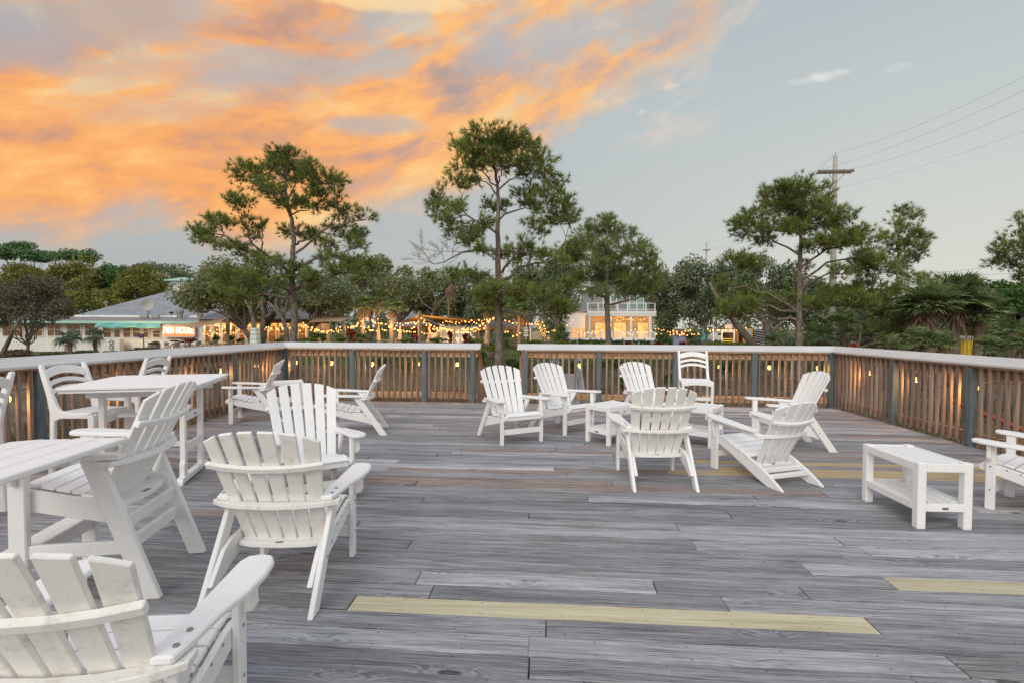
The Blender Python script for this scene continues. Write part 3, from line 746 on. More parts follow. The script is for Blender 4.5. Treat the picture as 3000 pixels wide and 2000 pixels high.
def ski_chair(x, y, deg, label):
    root = thing('adirondack_chair', label, 'chair', (x, y, 0), R_(deg), 'white adirondack chairs on the deck')
    mt = M_white
    for sx in (-1, 1):
        lpart('leg', MB().box(sx * .262 - .013, sx * .262 + .013, .325, .415, 0, .492), mt, root, bevel=.004)
        st_ = [(.40, .335), (.37, .352), (.25, .335), (.12, .285), (-.02, .235), (-.15, .19), (-.28, .125), (-.40, .052), (-.455, .012), (-.46, 0), (-.30, 0), (-.18, .045), (.0, .125), (.2, .215), (.40, .285)]
        lpart('side_rail', MB().extr([Vector((sx * .247, y_, z)) for y_, z in st_], (sx * -.026, 0, 0)), mt, root, bevel=.004)
        pl = [(.225, -.16), (.29, -.17), (.33, .0), (.345, .2), (.348, .36), (.33, .42), (.29, .44), (.24, .44), (.225, .40), (.222, .1)]
        lpart('arm', MB().extr([Vector((sx * a, b, .470 + (b + .16) * .09)) for a, b in pl], (0, 0, .025)), mt, root, bevel=.005)
        lpart('arm_rail', MB().sweep([(sx * .262, .32, .490), (sx * .262, -.17, .447)], .024, .046), mt, root, bevel=.003)
        lpart('bracket', MB().extr([Vector((sx * (.277 + a), .372, .515 + b - .022)) for a, b in ((0, 0), (.06, 0), (.05, -.03), (.012, -.17), (0, -.17))], (0, -.022, 0)), mt, root, bevel=.003)
    P_ = [(.392, .335), (.37, .356), (.25, .339), (.12, .289), (-.02, .239), (-.06, .225)]
    n0 = len(root.children)
    seat_slats(root, mt, 0, .247, P_)
    P, nn = fan_slats(root, mt, n=5, zb=.150, yb=-.09, Lc=.735, wb=.175, wt=.245, arch=.085, curve=.05, gapb=.02, gapt=.022, rec=R_(30))
    dl = Vector((0, -math.sin(R_(30)), math.cos(R_(30))))
    pts = [P(w, .50, .245) - nn * .031 for w in (-.235, -.15, -.07, 0, .07, .15, .235)]
    lpart('back_brace', MB().sweep(pts, .026, .032, dl), mt, root, bevel=.004)
    lpart('arm_support', MB().extr([Vector((x_, y_, .428)) for x_, y_ in ((.30, -.18), (.30, -.225), (.15, -.275), (0, -.29), (-.15, -.275), (-.30, -.225), (-.30, -.18), (-.2, -.225), (0, -.252), (.2, -.225))], (0, 0, .034)), mt, root, bevel=.003)
    for (a, b, h) in ((-.09, .135, .03), (-.19, .122, .04), (-.285, .092, .035)):
        lpart('cross_bar', MB().box(-.221, .221, a - .035, a + .01, b - h / 2, b + h / 2), mt, root, bevel=.003)
    lpart('stretcher', MB().box(-.236, .236, .35, .376, .13, .18), mt, root, bevel=.003)
    lpart('maker_plate', MB().lathe((0, -.115, .1505), [(.022, 0), (.022, .0015)], 14), M_metal, root)
    return root
ski_chair(2.093, 5.116, 23, 'low white adirondack chair with long curved runners resting on the yellow planks')

def tall_adirondack(x, y, deg, label):
    root = thing('counter_height_adirondack_chair', label, 'chair', (x, y, 0), R_(deg))
    mt = M_white; zo = .235
    for sx in (-1, 1):
        lpart('leg', MB().box(sx * .280 - .021, sx * .280 + .021, .29, .37, 0, .528 + zo), mt, root, bevel=.006)
        pl = [(.055, .51 + zo), (-.045, .505 + zo), (-.315, 0), (-.222, 0)]
        lpart('leg', MB().extr([Vector((sx * .298, y_, z)) for y_, z in pl], (sx * -.04, 0, 0)), mt, root, bevel=.006)
        st_ = [(.34, .255), (.365, .29), (.37, .342), (.36, .352), (.345, .355), (.31, .358), (.26, .349), (.19, .331), (.12, .314), (.05, .304), (-.03, .300), (-.08, .298), (-.125, .275), (-.14, .15), (-.11, .155), (.12, .205), (.30, .245)]
        lpart('side_rail', MB().extr([Vector((sx * .2575, y_, z + zo)) for y_, z in st_], (sx * -.028, 0, 0)), mt, root, bevel=.004)
        lpart('arm', ad_arm(sx, .556 + zo, .530 + zo), mt, root, bevel=.006)
        lpart('bracket', ad_bracket(sx, .524 + zo), mt, root, bevel=.003)
        lpart('side_stretcher', MB().box(sx * .2725 - .015, sx * .2725 + .013, -.16, .305, .245, .315), mt, root, bevel=.004)
    lpart('front_stretcher', MB().box(-.258, .258, .305, .335, .20, .262), mt, root, bevel=.004)
    lpart('footrest', MB().extr([Vector((x_, y_, .264)) for x_, y_ in ((-.30, .425), (.30, .425), (.30, .372), (.255, .372), (.255, .295), (-.255, .295), (-.255, .372), (-.30, .372))], (0, 0, .024)), mt, root, bevel=.004)
    lpart('rear_stretcher', MB().box(-.258, .258, -.165, -.135, .245, .315), mt, root, bevel=.004)
    lpart('rear_rail', MB().box(-.243, .243, -.150, -.128, .365, .435), mt, root, bevel=.004)
    seat_slats(root, mt, zo)
    P, nn = fan_slats(root, mt, zb=.255 + zo, Lc=.70)
    pts = [P(w, .48, .292) - nn * .031 for w in (-.30, -.2, -.1, 0, .1, .2, .30)]
    lpart('back_brace', MB().sweep(pts, .026, .034, Vector((0, -math.sin(REC), math.cos(REC)))), mt, root, bevel=.004)
    arc = [(.330, -.05), (.336, -.115), (.26, -.165), (.15, -.198), (0, -.212)]
    outer = arc + [(-a, b) for a, b in arc[::-1][1:]]
    inner = [(-.262, -.05), (-.245, -.118), (-.12, -.150), (0, -.158), (.12, -.150), (.245, -.118), (.262, -.05)]
    lpart('arm_support', MB().extr([Vector((a, b, .477 + zo)) for a, b in outer + inner], (0, 0, .026)), mt, root, bevel=.003)
    low = [(.256, .03), (.256, -.09), (.15, -.125), (0, -.14), (-.15, -.125), (-.256, -.09), (-.256, .03)]
    lpart('back_support', MB().extr([Vector((a, b, .232 + zo)) for a, b in low], (0, 0, .026)), mt, root, bevel=.003)
    lpart('maker_plate', MB().box(-.03, .03, -.128, -.10, .2583 + zo, .2595 + zo), M_metal, root)
    return root
tall_adirondack(-2.39, 2.727, 104, 'tall counter-height adirondack chair seen from behind, pushed to the near left table')

# ladder-back side chairs
def side_chair():
    root = thing('side_chair', 'x', 'chair', (0, 0, 0), 0, 'tall white ladder-back side chairs')
    mt = M_white
    for sx in (-1, 1):
        lpart('leg', MB().extr([Vector((sx * .225, y, z)) for y, z in ((.17, 0), (.215, 0), (.225, .60), (.215, .625), (.19, .64), (.165, .625), (.165, .60))], (sx * -.035, 0, 0)), mt, root, bevel=.005)
        pl = [(-.235, 0), (-.185, 0), (-.165, .35), (-.155, .57), (-.10, .595), (.10, .60), (.168, .60), (.168, .642), (.10, .640), (-.04, .645), (-.10, .665), (-.135, .71), (-.19, .85), (-.245, 1.0), (-.275, 1.07), (-.295, 1.075), (-.305, 1.06), (-.28, .96), (-.225, .78), (-.20, .65), (-.205, .4)]
        lpart('back_post', MB().extr([Vector((sx * .225, y, z)) for y, z in pl], (sx * -.035, 0, 0)), mt, root, bevel=.005)
        lpart('side_stretcher', MB().box(sx * .2075 - .012, sx * .2075 + .012, -.195, .178, .20, .25), mt, root, bevel=.003)
    def yb_(z): return -.16 - (z - .71) * .34
    for zc, h, lift in ((1.005, .075, .035), (.915, .038, .035), (.845, .038, .035)):
        pts = [(x_, yb_(zc) - .03 * (1 - (x_ / .19) ** 2), zc + lift * (1 - (x_ / .19) ** 2) - .02) for x_ in (-.192, -.13, -.065, 0, .065, .13, .192)]
        lpart('back_slat', MB().sweep(pts, .018, h, (0, -.3, 1)), mt, root, bevel=.003)
    for i in range(5):
        y0 = -.145 + i * .064
        lpart('seat_slat', MB().box(-.191, .191, y0, y0 + .061, .628 + .006 * abs(i - 2) / 2, .645 + .006 * abs(i - 2) / 2), mt, root, bevel=.003)
    lpart('front_apron', MB().extr([Vector((x_, .212, z)) for x_, z in ((-.19, .565), (-.12, .578), (0, .584), (.12, .578), (.19, .565), (.19, .638), (-.19, .638))], (0, -.022, 0)), mt, root, bevel=.003)
    lpart('front_stretcher', MB().box(-.19, .19, .182, .204, .36, .405), mt, root, bevel=.003)
    lpart('rear_stretcher', MB().box(-.19, .19, -.20, -.178, .30, .35), mt, root, bevel=.003)
    return root
D = side_chair()
place(D, -4.225, 4.48, -91, 'ladder-back side chair on the left, facing right towards the slatted table')
place(copy_tree(D), -4.735, 5.55, 97, 'ladder-back side chair behind the slatted table, facing the left railing')
place(copy_tree(D), -4.335, 3.39, 96, 'ladder-back side chair cut off by the left edge of the picture')
place(copy_tree(D), 2.24, 7.98, 174, 'ladder-back side chair standing by the far railing, facing the camera')

# tables
def end_table(L, Wd, H_, x, y, deg, label, cat='side table', plate=None, leg=.05, ax=0):
    """long axis along local x; slats run along local y when ax=1, along x when ax=0"""
    root = thing('side_table' if cat == 'side table' else 'coffee_table', label, cat, (x, y, 0), R_(deg), 'small side tables' if cat == 'side table' else None)
    mt = M_white; a = L / 2; b = Wd / 2
    for sx in (-1, 1):
        for sy in (-1, 1):
            cx_, cy_ = sx * (a - leg / 2), sy * (b - leg / 2)
            lpart('leg', MB().box(cx_ - leg / 2, cx_ + leg / 2, cy_ - leg / 2, cy_ + leg / 2, 0, H_), mt, root, bevel=.006)
    for z0, z1, shelf in ((H_ - .065, H_ - .006, 0), (.13, .185, 1)):
        for s_ in (-1, 1):
            lpart('apron', MB().box(-a + leg, a - leg, s_ * (b - .012) - .012, s_ * (b - .012) + .012, z0, z1), mt, root, bevel=.003)
            lpart('apron', MB().box(s_ * (a - .012) - .012, s_ * (a - .012) + .012, -b + leg, b - leg, z0, z1), mt, root, bevel=.003)
        ztop = z1 - .004
        if ax == 0:
            n = max(3, round((Wd - .05) / .075)); st_ = (Wd - .05) / n
            for i in range(n):
                y0 = -Wd / 2 + .025 + i * st_
                e = leg if i in (0, n - 1) else .025
                lpart('slat', MB().box(-a + e + .001, a - e - .001, y0 + .0055, y0 + st_ - .0055, ztop - .018, ztop), mt, root, bevel=.003)
        else:
            n = max(4, round((L - .05) / .075)); st_ = (L - .05) / n
            for i in range(n):
                x0 = -L / 2 + .025 + i * st_
                e = leg if i in (0, n - 1) else .025
                lpart('slat', MB().box(x0 + .0055, x0 + st_ - .0055, -b + e + .001, b - e - .001, ztop - .018, ztop), mt, root, bevel=.003)
    if plate == 'x': lpart('maker_plate', MB().box(-.022, .022, -b - .0012, -b + .001, .145, .162), M_metal, root)
    if plate == 'y': lpart('maker_plate', MB().box(-a - .0012, -a + .001, -.022, .022, .145, .162), mat('dark_plate', (.06, .06, .06)), root)
    return root
end_table(.52, .385, .478, .795, 6.52, 43, 'low white two-tier side table between the two adirondack chairs facing right', plate='y')
end_table(.51, .46, .478, 1.86, 6.53, 146, 'low white two-tier side table in front of the lone ladder-back chair', leg=.05, ax=1)
end_table(.50, .40, .478, -4.52, 8.62, 30, 'low white two-tier side table in the far left corner', ax=0)
CT = end_table(.38, .63, .478, 2.825, 4.152, 1.5, 'white rectangular coffee table with slatted lower shelf on the right', cat='coffee table', plate='x', leg=.06, ax=1)

# counter-height slatted table on trestles
def trestle_table():
    c = [Vector((-3.011, 4.201, 0)), Vector((-3.396, 5.269, 0))]
    ey = (c[1] - c[0]).normalized(); ex = Vector((ey.y, -ey.x, 0))            # ex points right
    L = 1.02; Wd = (c[1] - c[0]).length
    ctr = (c[0] + c[1]) / 2 - ex * L / 2
    ang = math.atan2(ex.y, ex.x)
    root = thing('counter_table', 'tall white slatted table with trestle legs by the left railing', 'table', ctr, ang)
    H_ = .92; mt = M_white
    n = 10; st_ = Wd / n
    for i in range(n):
        y0 = -Wd / 2 + i * st_
        e = .012 if i in (0, n - 1) else 0
        lpart('slat', MB().box(-L / 2 + e, L / 2 - e, y0 + .005, y0 + st_ - .005, H_ - .024, H_), mt, root, bevel=.004)
    lpart('top_frame', MB().box(-L / 2 + .02, L / 2 - .02, -Wd / 2 + .02, -Wd / 2 + .09, H_ - .050, H_ - .0245).box(-L / 2 + .02, L / 2 - .02, Wd / 2 - .09, Wd / 2 - .02, H_ - .050, H_ - .0245)
          .box(-L / 2 + .02, -L / 2 + .09, -Wd / 2 + .0905, Wd / 2 - .0905, H_ - .050, H_ - .0245).box(L / 2 - .09, L / 2 - .02, -Wd / 2 + .0905, Wd / 2 - .0905, H_ - .050, H_ - .0245), mt, root, bevel=.004)
    for sx in (-1, 1):
        xx = sx * (L / 2 - .20)
        for sy in (-1, 1):
            yy = sy * .245
            prof = [(yy - .03, .06), (yy - .03 - (.018 if sy < 0 else 0), .06), (yy - .03 - (.018 if sy < 0 else 0), .17), (yy - .03, .21), (yy - .03, H_ - .05), (yy + .03, H_ - .05), (yy + .03, .21), (yy + .03 + (.018 if sy > 0 else 0), .17), (yy + .03 + (.018 if sy > 0 else 0), .06)]
            lpart('leg', MB().extr([Vector((xx - .022, a, b)) for a, b in prof], (.044, 0, 0)), mt, root, bevel=.004)
        lpart('foot', MB().extr([Vector((xx - .03, a, b)) for a, b in ((-.38, 0), (-.33, .0), (-.32, .012), (.32, .012), (.33, 0), (.38, 0), (.38, .03), (.36, .062), (-.36, .062), (-.38, .03))], (.06, 0, 0)), mt, root, bevel=.004)
        lpart('trestle_rail', MB().box(xx + sx * .012 - .013, xx + sx * .012 + .013, -.214, .214, .56, .63), mt, root, bevel=.003)
        lpart('trestle_rail', MB().box(xx + sx * .012 - .013, xx + sx * .012 + .013, -.214, .214, .27, .35), mt, root, bevel=.003)
    for sy in (-1, 1):
        lpart('apron', MB().box(-L / 2 + .10, L / 2 - .10, sy * .29 - .012, sy * .29 + .012, H_ - .12, H_ - .051), mt, root, bevel=.003)
    lpart('beam', MB().box(-L / 2 + .223, L / 2 - .223, -.035, .035, .29, .33), mt, root, bevel=.003)
    lpart('beam', MB().box(-L / 2 + .223, L / 2 - .223, -.05, .05, .585, .61), mt, root, bevel=.003)
    lpart('maker_plate', MB().box(L / 2 - .20 + .0252, L / 2 - .20 + .0262, -.02, .02, .585, .605), mat('dark_plate', (.06, .06, .06)), root)
trestle_table()
# narrow connecting table, lower left
def near_table():
    a = Vector((-2.165, 2.50, 0)); ex = Vector((-.972, -.235, 0)).normalized(); ey = Vector((.165, -.986, 0))
    root = thing('connecting_table', 'narrow white slatted table against the tall chair, cut off by the left edge', 'table', (0, 0, 0))
    root.location = a
    H_ = .852; n = 4; w = .51 / n
    for i in range(n):
        p = a + ex * (i * w + .004); q = ex * (w - .008)
        s0 = -.015 * (i % 2)
        poly = [p + ey * s0, p + q + ey * (s0 + (.05 if i == 3 else 0)), p + q + ey * .92, p + ey * .92]
        part('slat', MB().extr([v + Vector((0, 0, H_ - .027)) for v in poly], (0, 0, .027)), M_white, root, bevel=.005)
    for k in (.28, .72):
        p = a + ey * k
        part('batten', MB().extr([p + ex * .03 + Vector((0, 0, H_ - .055)), p + ex * .48 + Vector((0, 0, H_ - .055)), p + ex * .48 + ey * .07 + Vector((0, 0, H_ - .055)), p + ex * .03 + ey * .07 + Vector((0, 0, H_ - .055))], (0, 0, .0275)), M_white, root, bevel=.003)
    for k in (.06, .45):
        p = a + ex * k + ey * .86
        part('leg', MB().box(p.x - .022, p.x + .022, p.y - .03, p.y + .03, 0, H_ - .056), M_white, root, bevel=.004)
    pass
near_table()

# ------------------------------------------------------------------ vegetation builders
def bez(a, b, sag, n=7, wob=0, rg=random):
    """a limb that leaves a sideways and ends at b; sag lifts (+) or drops (-) the middle"""
    a, b = Vector(a), Vector(b); pts = []
    for i in range(n + 1):
        k = i / n; p = a.lerp(b, k); p.z += sag * 4 * k * (1 - k)
        if 0 < i < n and wob: p += Vector((rg.uniform(-wob, wob), rg.uniform(-wob, wob), rg.uniform(-wob, wob)))
        pts.append(p)
    return pts
def needle_tuft(mb, c, d, L, rg, n=22, w=.011, spread=1.15):
    """a bottlebrush of long needles round a shoot pointing along d"""
    d = Vector(d).normalized()
    a = d.orthogonal().normalized(); b = d.cross(a)
    vs = []; fs = []
    for i in range(n):
        th = rg.uniform(0, 2 * PI); t = rg.uniform(.15, spread)
        q = (d * math.cos(t) + (a * math.cos(th) + b * math.sin(th)) * math.sin(t)).normalized()
        q.z -= .12 * rg.random()
        o = c - d * L * .5 * rg.random()
        sd_ = q.cross(Vector((rg.uniform(-1, 1), rg.uniform(-1, 1), rg.uniform(-1, 1)))).normalized() * w
        l = L * rg.uniform(.7, 1.1); k = len(vs)
        vs += [o - sd_, o + sd_, o + q * l]; fs.append((k, k + 1, k + 2))
    mb.add(vs, fs)
def pine(label, trunk_uv, Y, r0, clumps, seed, lim=None, dens=1.0, tuft=.225, group=None, twigs=True, base_z=None, extra=None, ndl=None, full=1.0):
    """clumps: (u, v, ru, rv) of the foliage pads of this tree"""
    rg = random.Random(seed)
    pxm = Y / FPX
    tp = [at(u, v, Y) for u, v in trunk_uv]
    bx, by = tp[0].x, tp[0].y
    z0 = gz(bx, by) - .05
    if tp[0].z > z0 + .2: tp = [Vector((bx, by, z0))] + tp
    else: tp[0].z = z0
    root = thing('pine_tree', label, 'pine tree', (bx, by, z0), 0, group)
    # trunk with a slight wander
    dense = []; rad = []
    H_ = tp[-1].z - z0
    for i in range(len(tp) - 1):
        for k in range(5):
            p = tp[i].lerp(tp[i + 1], k / 5); p += Vector((rg.uniform(-1, 1), rg.uniform(-1, 1), 0)) * r0 * .10
            dense.append(p)
    dense.append(tp[-1])
    rad = [max(.022, r0 * (1.12 if p.z < z0 + .6 else 1) * (1 - .83 * max(0, (p.z - z0) / H_) ** 1.25)) for p in dense]
    part('trunk', MB().tube(dense, rad, 9), M_bark, root, smooth=True)
    def on_trunk(z):
        for i in range(len(dense) - 1):
            if dense[i].z <= z <= dense[i + 1].z:
                k = (z - dense[i].z) / max(1e-6, dense[i + 1].z - dense[i].z); return dense[i].lerp(dense[i + 1], k), rad[i]
        return (dense[-1], rad[-1]) if z > dense[-1].z else (dense[1], rad[1])
    lm = MB(); fm = MB(); dm = MB()
    CL = []
    for (u, v, ru, rv) in clumps:
        Yc = Y + rg.uniform(-1, 1) * min(2.0, .35 + (1.2 if abs(at(u, v, Y).x - bx) < 1.8 else .6))
        c = at(u, v + 13, Yc); CL.append((c, ru * pxm * 1.03 * full, rv * pxm * 1.15 * full, math.hypot(c.x - bx, c.y - by)))
    CL.sort(key=lambda q: -q[3])
    nodes = []                                   # points on limbs already grown: (point, radius, distance from the trunk)
    for (c, rx, rz_, hd) in CL:
        ry = rx * rg.uniform(.75, 1.05)
        e = c - Vector((0, 0, rz_ * .45))
        hrel = max(0, (c.z - z0) / H_)
        za = min(max(e.z - hd * (.05 + .75 * max(0, hrel - .3) + rg.uniform(-.1, .15)), z0 + H_ * .16), tp[-1].z - .15)
        a, ra = on_trunk(za)
        best = None; dbest = (a - e).length * .72
        for (p, r_, dd) in nodes:
            if dd < hd + .25 and p.z < e.z + .25:
                k = (p - e).length
                if k < dbest: dbest = k; best = (p, r_)
        if best: a, ra = best
        d_ = (a - e).length
        L = bez(a, e, d_ * rg.uniform(-.06, .16) * (1 if e.z > a.z else -.3), 7, .03 + d_ * .028, rg)
        r1 = min(ra * (.55 if not best else .8), .016 + d_ * .022 + rx * .016)
        R1 = [r1 * (1 - .66 * i / 7) for i in range(8)]
        lm.tube(L, R1, 5)
        for i in range(2, 8): nodes.append((L[i], R1[i], math.hypot(L[i].x - bx, L[i].y - by)))
        area = rx * ry * 2.2 + rx * rz_ * 1.6
        ns = max(6, int(15 * area * dens))
        for i in range(ns):
            th = rg.uniform(0, 2 * PI); rr = rg.random() ** .55
            up = rg.uniform(-.8, 1)
            q = c + Vector((rx * rr * math.cos(th), ry * rr * math.sin(th), rz_ * up * math.sqrt(max(.15, 1 - rr * rr))))
            s0 = min(L[3:], key=lambda p_: (p_ - q).length)
            tw = bez(s0, q, rg.uniform(-.10, .04) * (s0 - q).length, 4, .035, rg)
            w0 = max(.010, r1 * .34)
            lm.tube(tw, [w0, w0 * .8, w0 * .62, w0 * .45, w0 * .3], 4, cap=False)
            out = (q - c); out.z = abs(out.z) * .7 + .2 * rx
            for j in range(rg.choice([4, 5, 6, 7])):
                of = Vector((rg.gauss(0, 1), rg.gauss(0, 1), rg.gauss(.2, .8))) * tuft * .62
                p_ = q + of
                if j: lm.tube([tw[3].lerp(q, rg.random()), p_], [.008, .004], 3, cap=False)
                d = (out.normalized() * .8 + of.normalized() * .9 + Vector((0, 0, .45)))
                needle_tuft(fm, p_, d, tuft * rg.uniform(.8, 1.2), rg, 22, .0085)
                if rg.random() < .13: needle_tuft(dm, p_ - d.normalized() * .12 + Vector((0, 0, -.10)), (d.x, d.y, -.6), tuft * .6, rg, 9, .012)
    part('limbs', lm, M_bark, root)
    part('needles', fm, ndl or M_needle, root)
    part('dry_needles', dm, M_dryneedle, root)
    if extra: extra(root, on_trunk, rg)
    return root
def crop(ox, oy, s):
    return lambda pts: [(ox + p[0] * s, oy + p[1] * s) + tuple(q * s for q in p[2:]) for p in pts]

# central pine
C2 = crop(1200, 350, .3509)
cl2 = C2([(650, 110, 150, 55), (830, 125, 120, 55), (500, 190, 110, 70), (700, 225, 160, 65), (950, 215, 120, 75), (1070, 290, 90, 75), (410, 200, 55, 50), (430, 345, 85, 45), (800, 330, 140, 50), (1040, 390, 120, 70), (600, 330, 90, 45),
          (420, 475, 100, 32), (560, 470, 50, 20), (1150, 430, 60, 60), (1250, 520, 75, 75), (1000, 570, 110, 36), (1140, 600, 90, 40), (1290, 640, 45, 35), (900, 655, 110, 36), (1060, 690, 80, 30), (1240, 720, 105, 60), (1330, 820, 45, 40), (1210, 810, 90, 35), (1080, 900, 70, 25), (1040, 810, 70, 25),
          (255, 600, 65, 55), (190, 650, 45, 38), (330, 700, 70, 55), (230, 750, 60, 38), (300, 800, 50, 25), (400, 690, 40, 25), (390, 900, 90, 40), (500, 920, 75, 42), (560, 880, 60, 25), (620, 820, 60, 20), (740, 700, 50, 32), (650, 690, 40, 20), (510, 980, 50, 22),
          (620, 1060, 70, 32), (760, 1070, 80, 38), (930, 1020, 90, 36), (1020, 1090, 100, 34), (860, 1100, 60, 26), (1120, 1100, 60, 26), (1330, 1060, 100, 45), (1250, 1130, 70, 30), (1400, 1110, 60, 40),
          (640, 1430, 105, 48), (760, 1370, 60, 26), (880, 1380, 120, 42), (1020, 1420, 120, 50), (1150, 1440, 100, 50), (1230, 1510, 110, 45), (1320, 1560, 80, 40), (700, 1510, 80, 30), (380, 1260, 70, 22), (480, 1240, 30, 26), (560, 1280, 60, 22)])
def dead_limb(root, on_trunk, rg):
    mb = MB()
    P2 = [C2([p])[0] for p in ((720, 1090), (560, 1092), (440, 1110), (360, 1150), (290, 1190), (205, 1210))]
    pts = [at(u, v, 18 - .12 * i) for i, (u, v) in enumerate(P2)]
    mb.tube(pts, [.055, .045, .036, .03, .024, .018], 6)
    def twig(p, d, L, r, lev):
        pts_ = [p]; q = Vector(p); dd = Vector(d)
        for i in range(4):
            dd = (dd + Vector((rg.uniform(-.28, .28), rg.uniform(-.28, .28), rg.uniform(-.12, .26)))).normalized(); q = q + dd * L / 4; pts_.append(q.copy())
        mb.tube(pts_, [r * (1 - .75 * i / 4) for i in range(5)], 4, cap=False)
        if lev > 0:
            for i in (1, 2, 2, 3, 3, 4, 4):
                d2 = (dd + Vector((rg.uniform(-1.2, .9), rg.uniform(-.6, .6), rg.uniform(-.8, .9)))).normalized()
                twig(pts_[i], d2, L * .5, r * .62, lev - 1)
    twig(pts[-1], (-.75, 0, .55), .95, .016, 2); twig(pts[-1], (-.9, .1, .1), .9, .014, 2); twig(pts[-2], (-.4, 0, -.5), .4, .010, 1)
    twig(pts[2], (-.75, .1, .15), .95, .015, 2); twig(pts[3], (-.3, 0, .9), .9, .014, 2); twig(pts[2], (-.6, 0, -.3), .6, .01, 1); twig(pts[4], (-.4, .2, .8), .6, .012, 2)
    part('dead_branch', mb, M_dead, root)
    st = MB().tube([at(*C2([(735, 1360)])[0], 17.9), at(*C2([(660, 1300)])[0], 17.6), at(*C2([(600, 1268)])[0], 17.3)], [.05, .035, .028], 6)
    part('broken_branch', st, M_dead, root)
pine('tall central pine rising behind the gap in the far railing, with a bare dead branch', C2([(745, 2250), (744, 1568), (738, 1300), (735, 950), (738, 700), (735, 560), (715, 430), (690, 260), (680, 150)]), 18, .155, cl2, 11, extra=dead_limb, full=1.2)
# left pine
C1 = crop(500, 350, .3507)
cl1 = C1([(1000, 290, 145, 48), (860, 340, 90, 50), (700, 385, 120, 52), (560, 405, 80, 45), (1150, 370, 105, 52), (1300, 470, 125, 55), (1390, 500, 55, 50), (1030, 420, 160, 65), (780, 490, 80, 50), (900, 560, 90, 40), (660, 470, 70, 30), (1250, 570, 100, 40), (1390, 640, 80, 50), (1060, 640, 120, 40), (1200, 690, 80, 32), (960, 670, 70, 26),
          (560, 600, 60, 45), (620, 660, 60, 35), (520, 650, 45, 35), (1440, 740, 90, 45), (1590, 780, 70, 42), (1600, 890, 55, 60), (1480, 940, 110, 40), (1560, 1010, 70, 30), (1380, 850, 80, 28), (240, 890, 85, 45), (340, 920, 75, 42), (290, 960, 80, 30), (420, 990, 80, 35), (400, 800, 55, 32), (480, 820, 50, 36), (350, 790, 30, 25), (640, 840, 70, 55), (760, 860, 55, 40), (720, 930, 75, 24),
          (1040, 900, 100, 45), (1200, 940, 95, 42), (1290, 1010, 80, 34), (480, 1010, 80, 32), (600, 1070, 85, 36), (720, 1110, 100, 42), (860, 1160, 105, 42), (1040, 1200, 95, 46), (1120, 1270, 110, 48), (980, 1270, 80, 34), (480, 1230, 95, 42), (560, 1320, 115, 46), (440, 1420, 100, 34), (600, 1440, 90, 34), (700, 1270, 110, 44), (860, 1330, 90, 36), (1440, 1230, 130, 34), (1540, 1150, 100, 30), (1650, 1200, 55, 45), (1340, 1110, 90, 38), (1230, 1370, 60, 26)])
pine('tall pine left of centre, wide crown against the orange cloud', C1([(1030, 2200), (1035, 1568), (1012, 1350), (1015, 1150), (1028, 1000), (1015, 850), (985, 740), (960, 600), (965, 420), (985, 300)]), 20, .165, cl1, 5, full=1.2)
# third pine, in front of the two-storey house
cl3 = [(1770, 640, 44, 18), (1725, 668, 40, 20), (1815, 672, 42, 22), (1700, 700, 36, 20), (1762, 705, 48, 22), (1850, 712, 46, 22), (1885, 735, 34, 26), (1690, 745, 34, 20), (1740, 758, 46, 22), (1815, 762, 50, 22), (1880, 780, 44, 22), (1700, 795, 36, 18), (1775, 805, 50, 18), (1855, 815, 50, 22), (1915, 800, 30, 24), (1745, 840, 40, 13), (1835, 845, 38, 12), (1895, 838, 32, 17), (1925, 760, 14, 22), (1790, 735, 40, 18), (1660, 820, 30, 14), (1800, 790, 40, 15)]
pine('medium pine standing in front of the grey two-storey house', [(1787, 1045), (1783, 1010), (1778, 850), (1780, 700), (1776, 632)], 33, .20, cl3, 8, dens=.6, tuft=.32, full=1.1)
# fourth pine by the utility pole
cl4 = [(2330, 538, 55, 18), (2288, 562, 48, 20), (2382, 566, 50, 24), (2250, 600, 44, 17), (2330, 596, 62, 22), (2425, 606, 42, 22), (2205, 636, 48, 20), (2172, 668, 22, 14), (2280, 652, 54, 20), (2360, 646, 72, 22), (2468, 636, 38, 20), (2508, 676, 46, 22), (2548, 690, 26, 18), (2455, 690, 54, 18), (2395, 705, 40, 14), (2235, 692, 36, 13),
       (2165, 748, 40, 18), (2205, 765, 36, 16), (2572, 768, 50, 20), (2540, 742, 44, 18), (2455, 782, 36, 13), (2335, 765, 28, 12), (2545, 840, 72, 24), (2485, 868, 60, 22), (2592, 880, 46, 30), (2622, 930, 52, 28), (2640, 965, 40, 22), (2430, 852, 52, 20), (2160, 880, 46, 20), (2195, 850, 44, 18), (2148, 905, 40, 17), (2300, 870, 46, 20), (2270, 900, 30, 16), (2120, 820, 26, 14), (2380, 880, 30, 16)]
pine('right-hand pine in front of the tall utility pole, spreading low limbs', [(2345, 1180), (2341, 1015), (2341, 920), (2343, 800), (2346, 700), (2340, 600), (2335, 545)], 20, .145, cl4, 21, full=1.12)
cl5 = [(2645, 606, 16, 12), (2624, 636, 18, 13), (2672, 622, 13, 12), (2604, 688, 17, 18), (2680, 662, 16, 12), (2610, 714, 18, 14), (2645, 692, 14, 9), (2668, 700, 18, 12), (2706, 684, 16, 13), (2700, 714, 20, 14), (2655, 730, 14, 10), (2690, 742, 18, 9), (2640, 764, 13, 8), (2660, 794, 20, 9), (2690, 814, 28, 11), (2620, 830, 28, 12), (2712, 800, 15, 7), (2640, 660, 14, 12), (2625, 780, 16, 8)]
pine('slender young pine with see-through crown to the right of the utility pole', [(2626, 1010), (2628, 850), (2632, 720), (2640, 612)], 22, .085, cl5, 31, dens=.75)
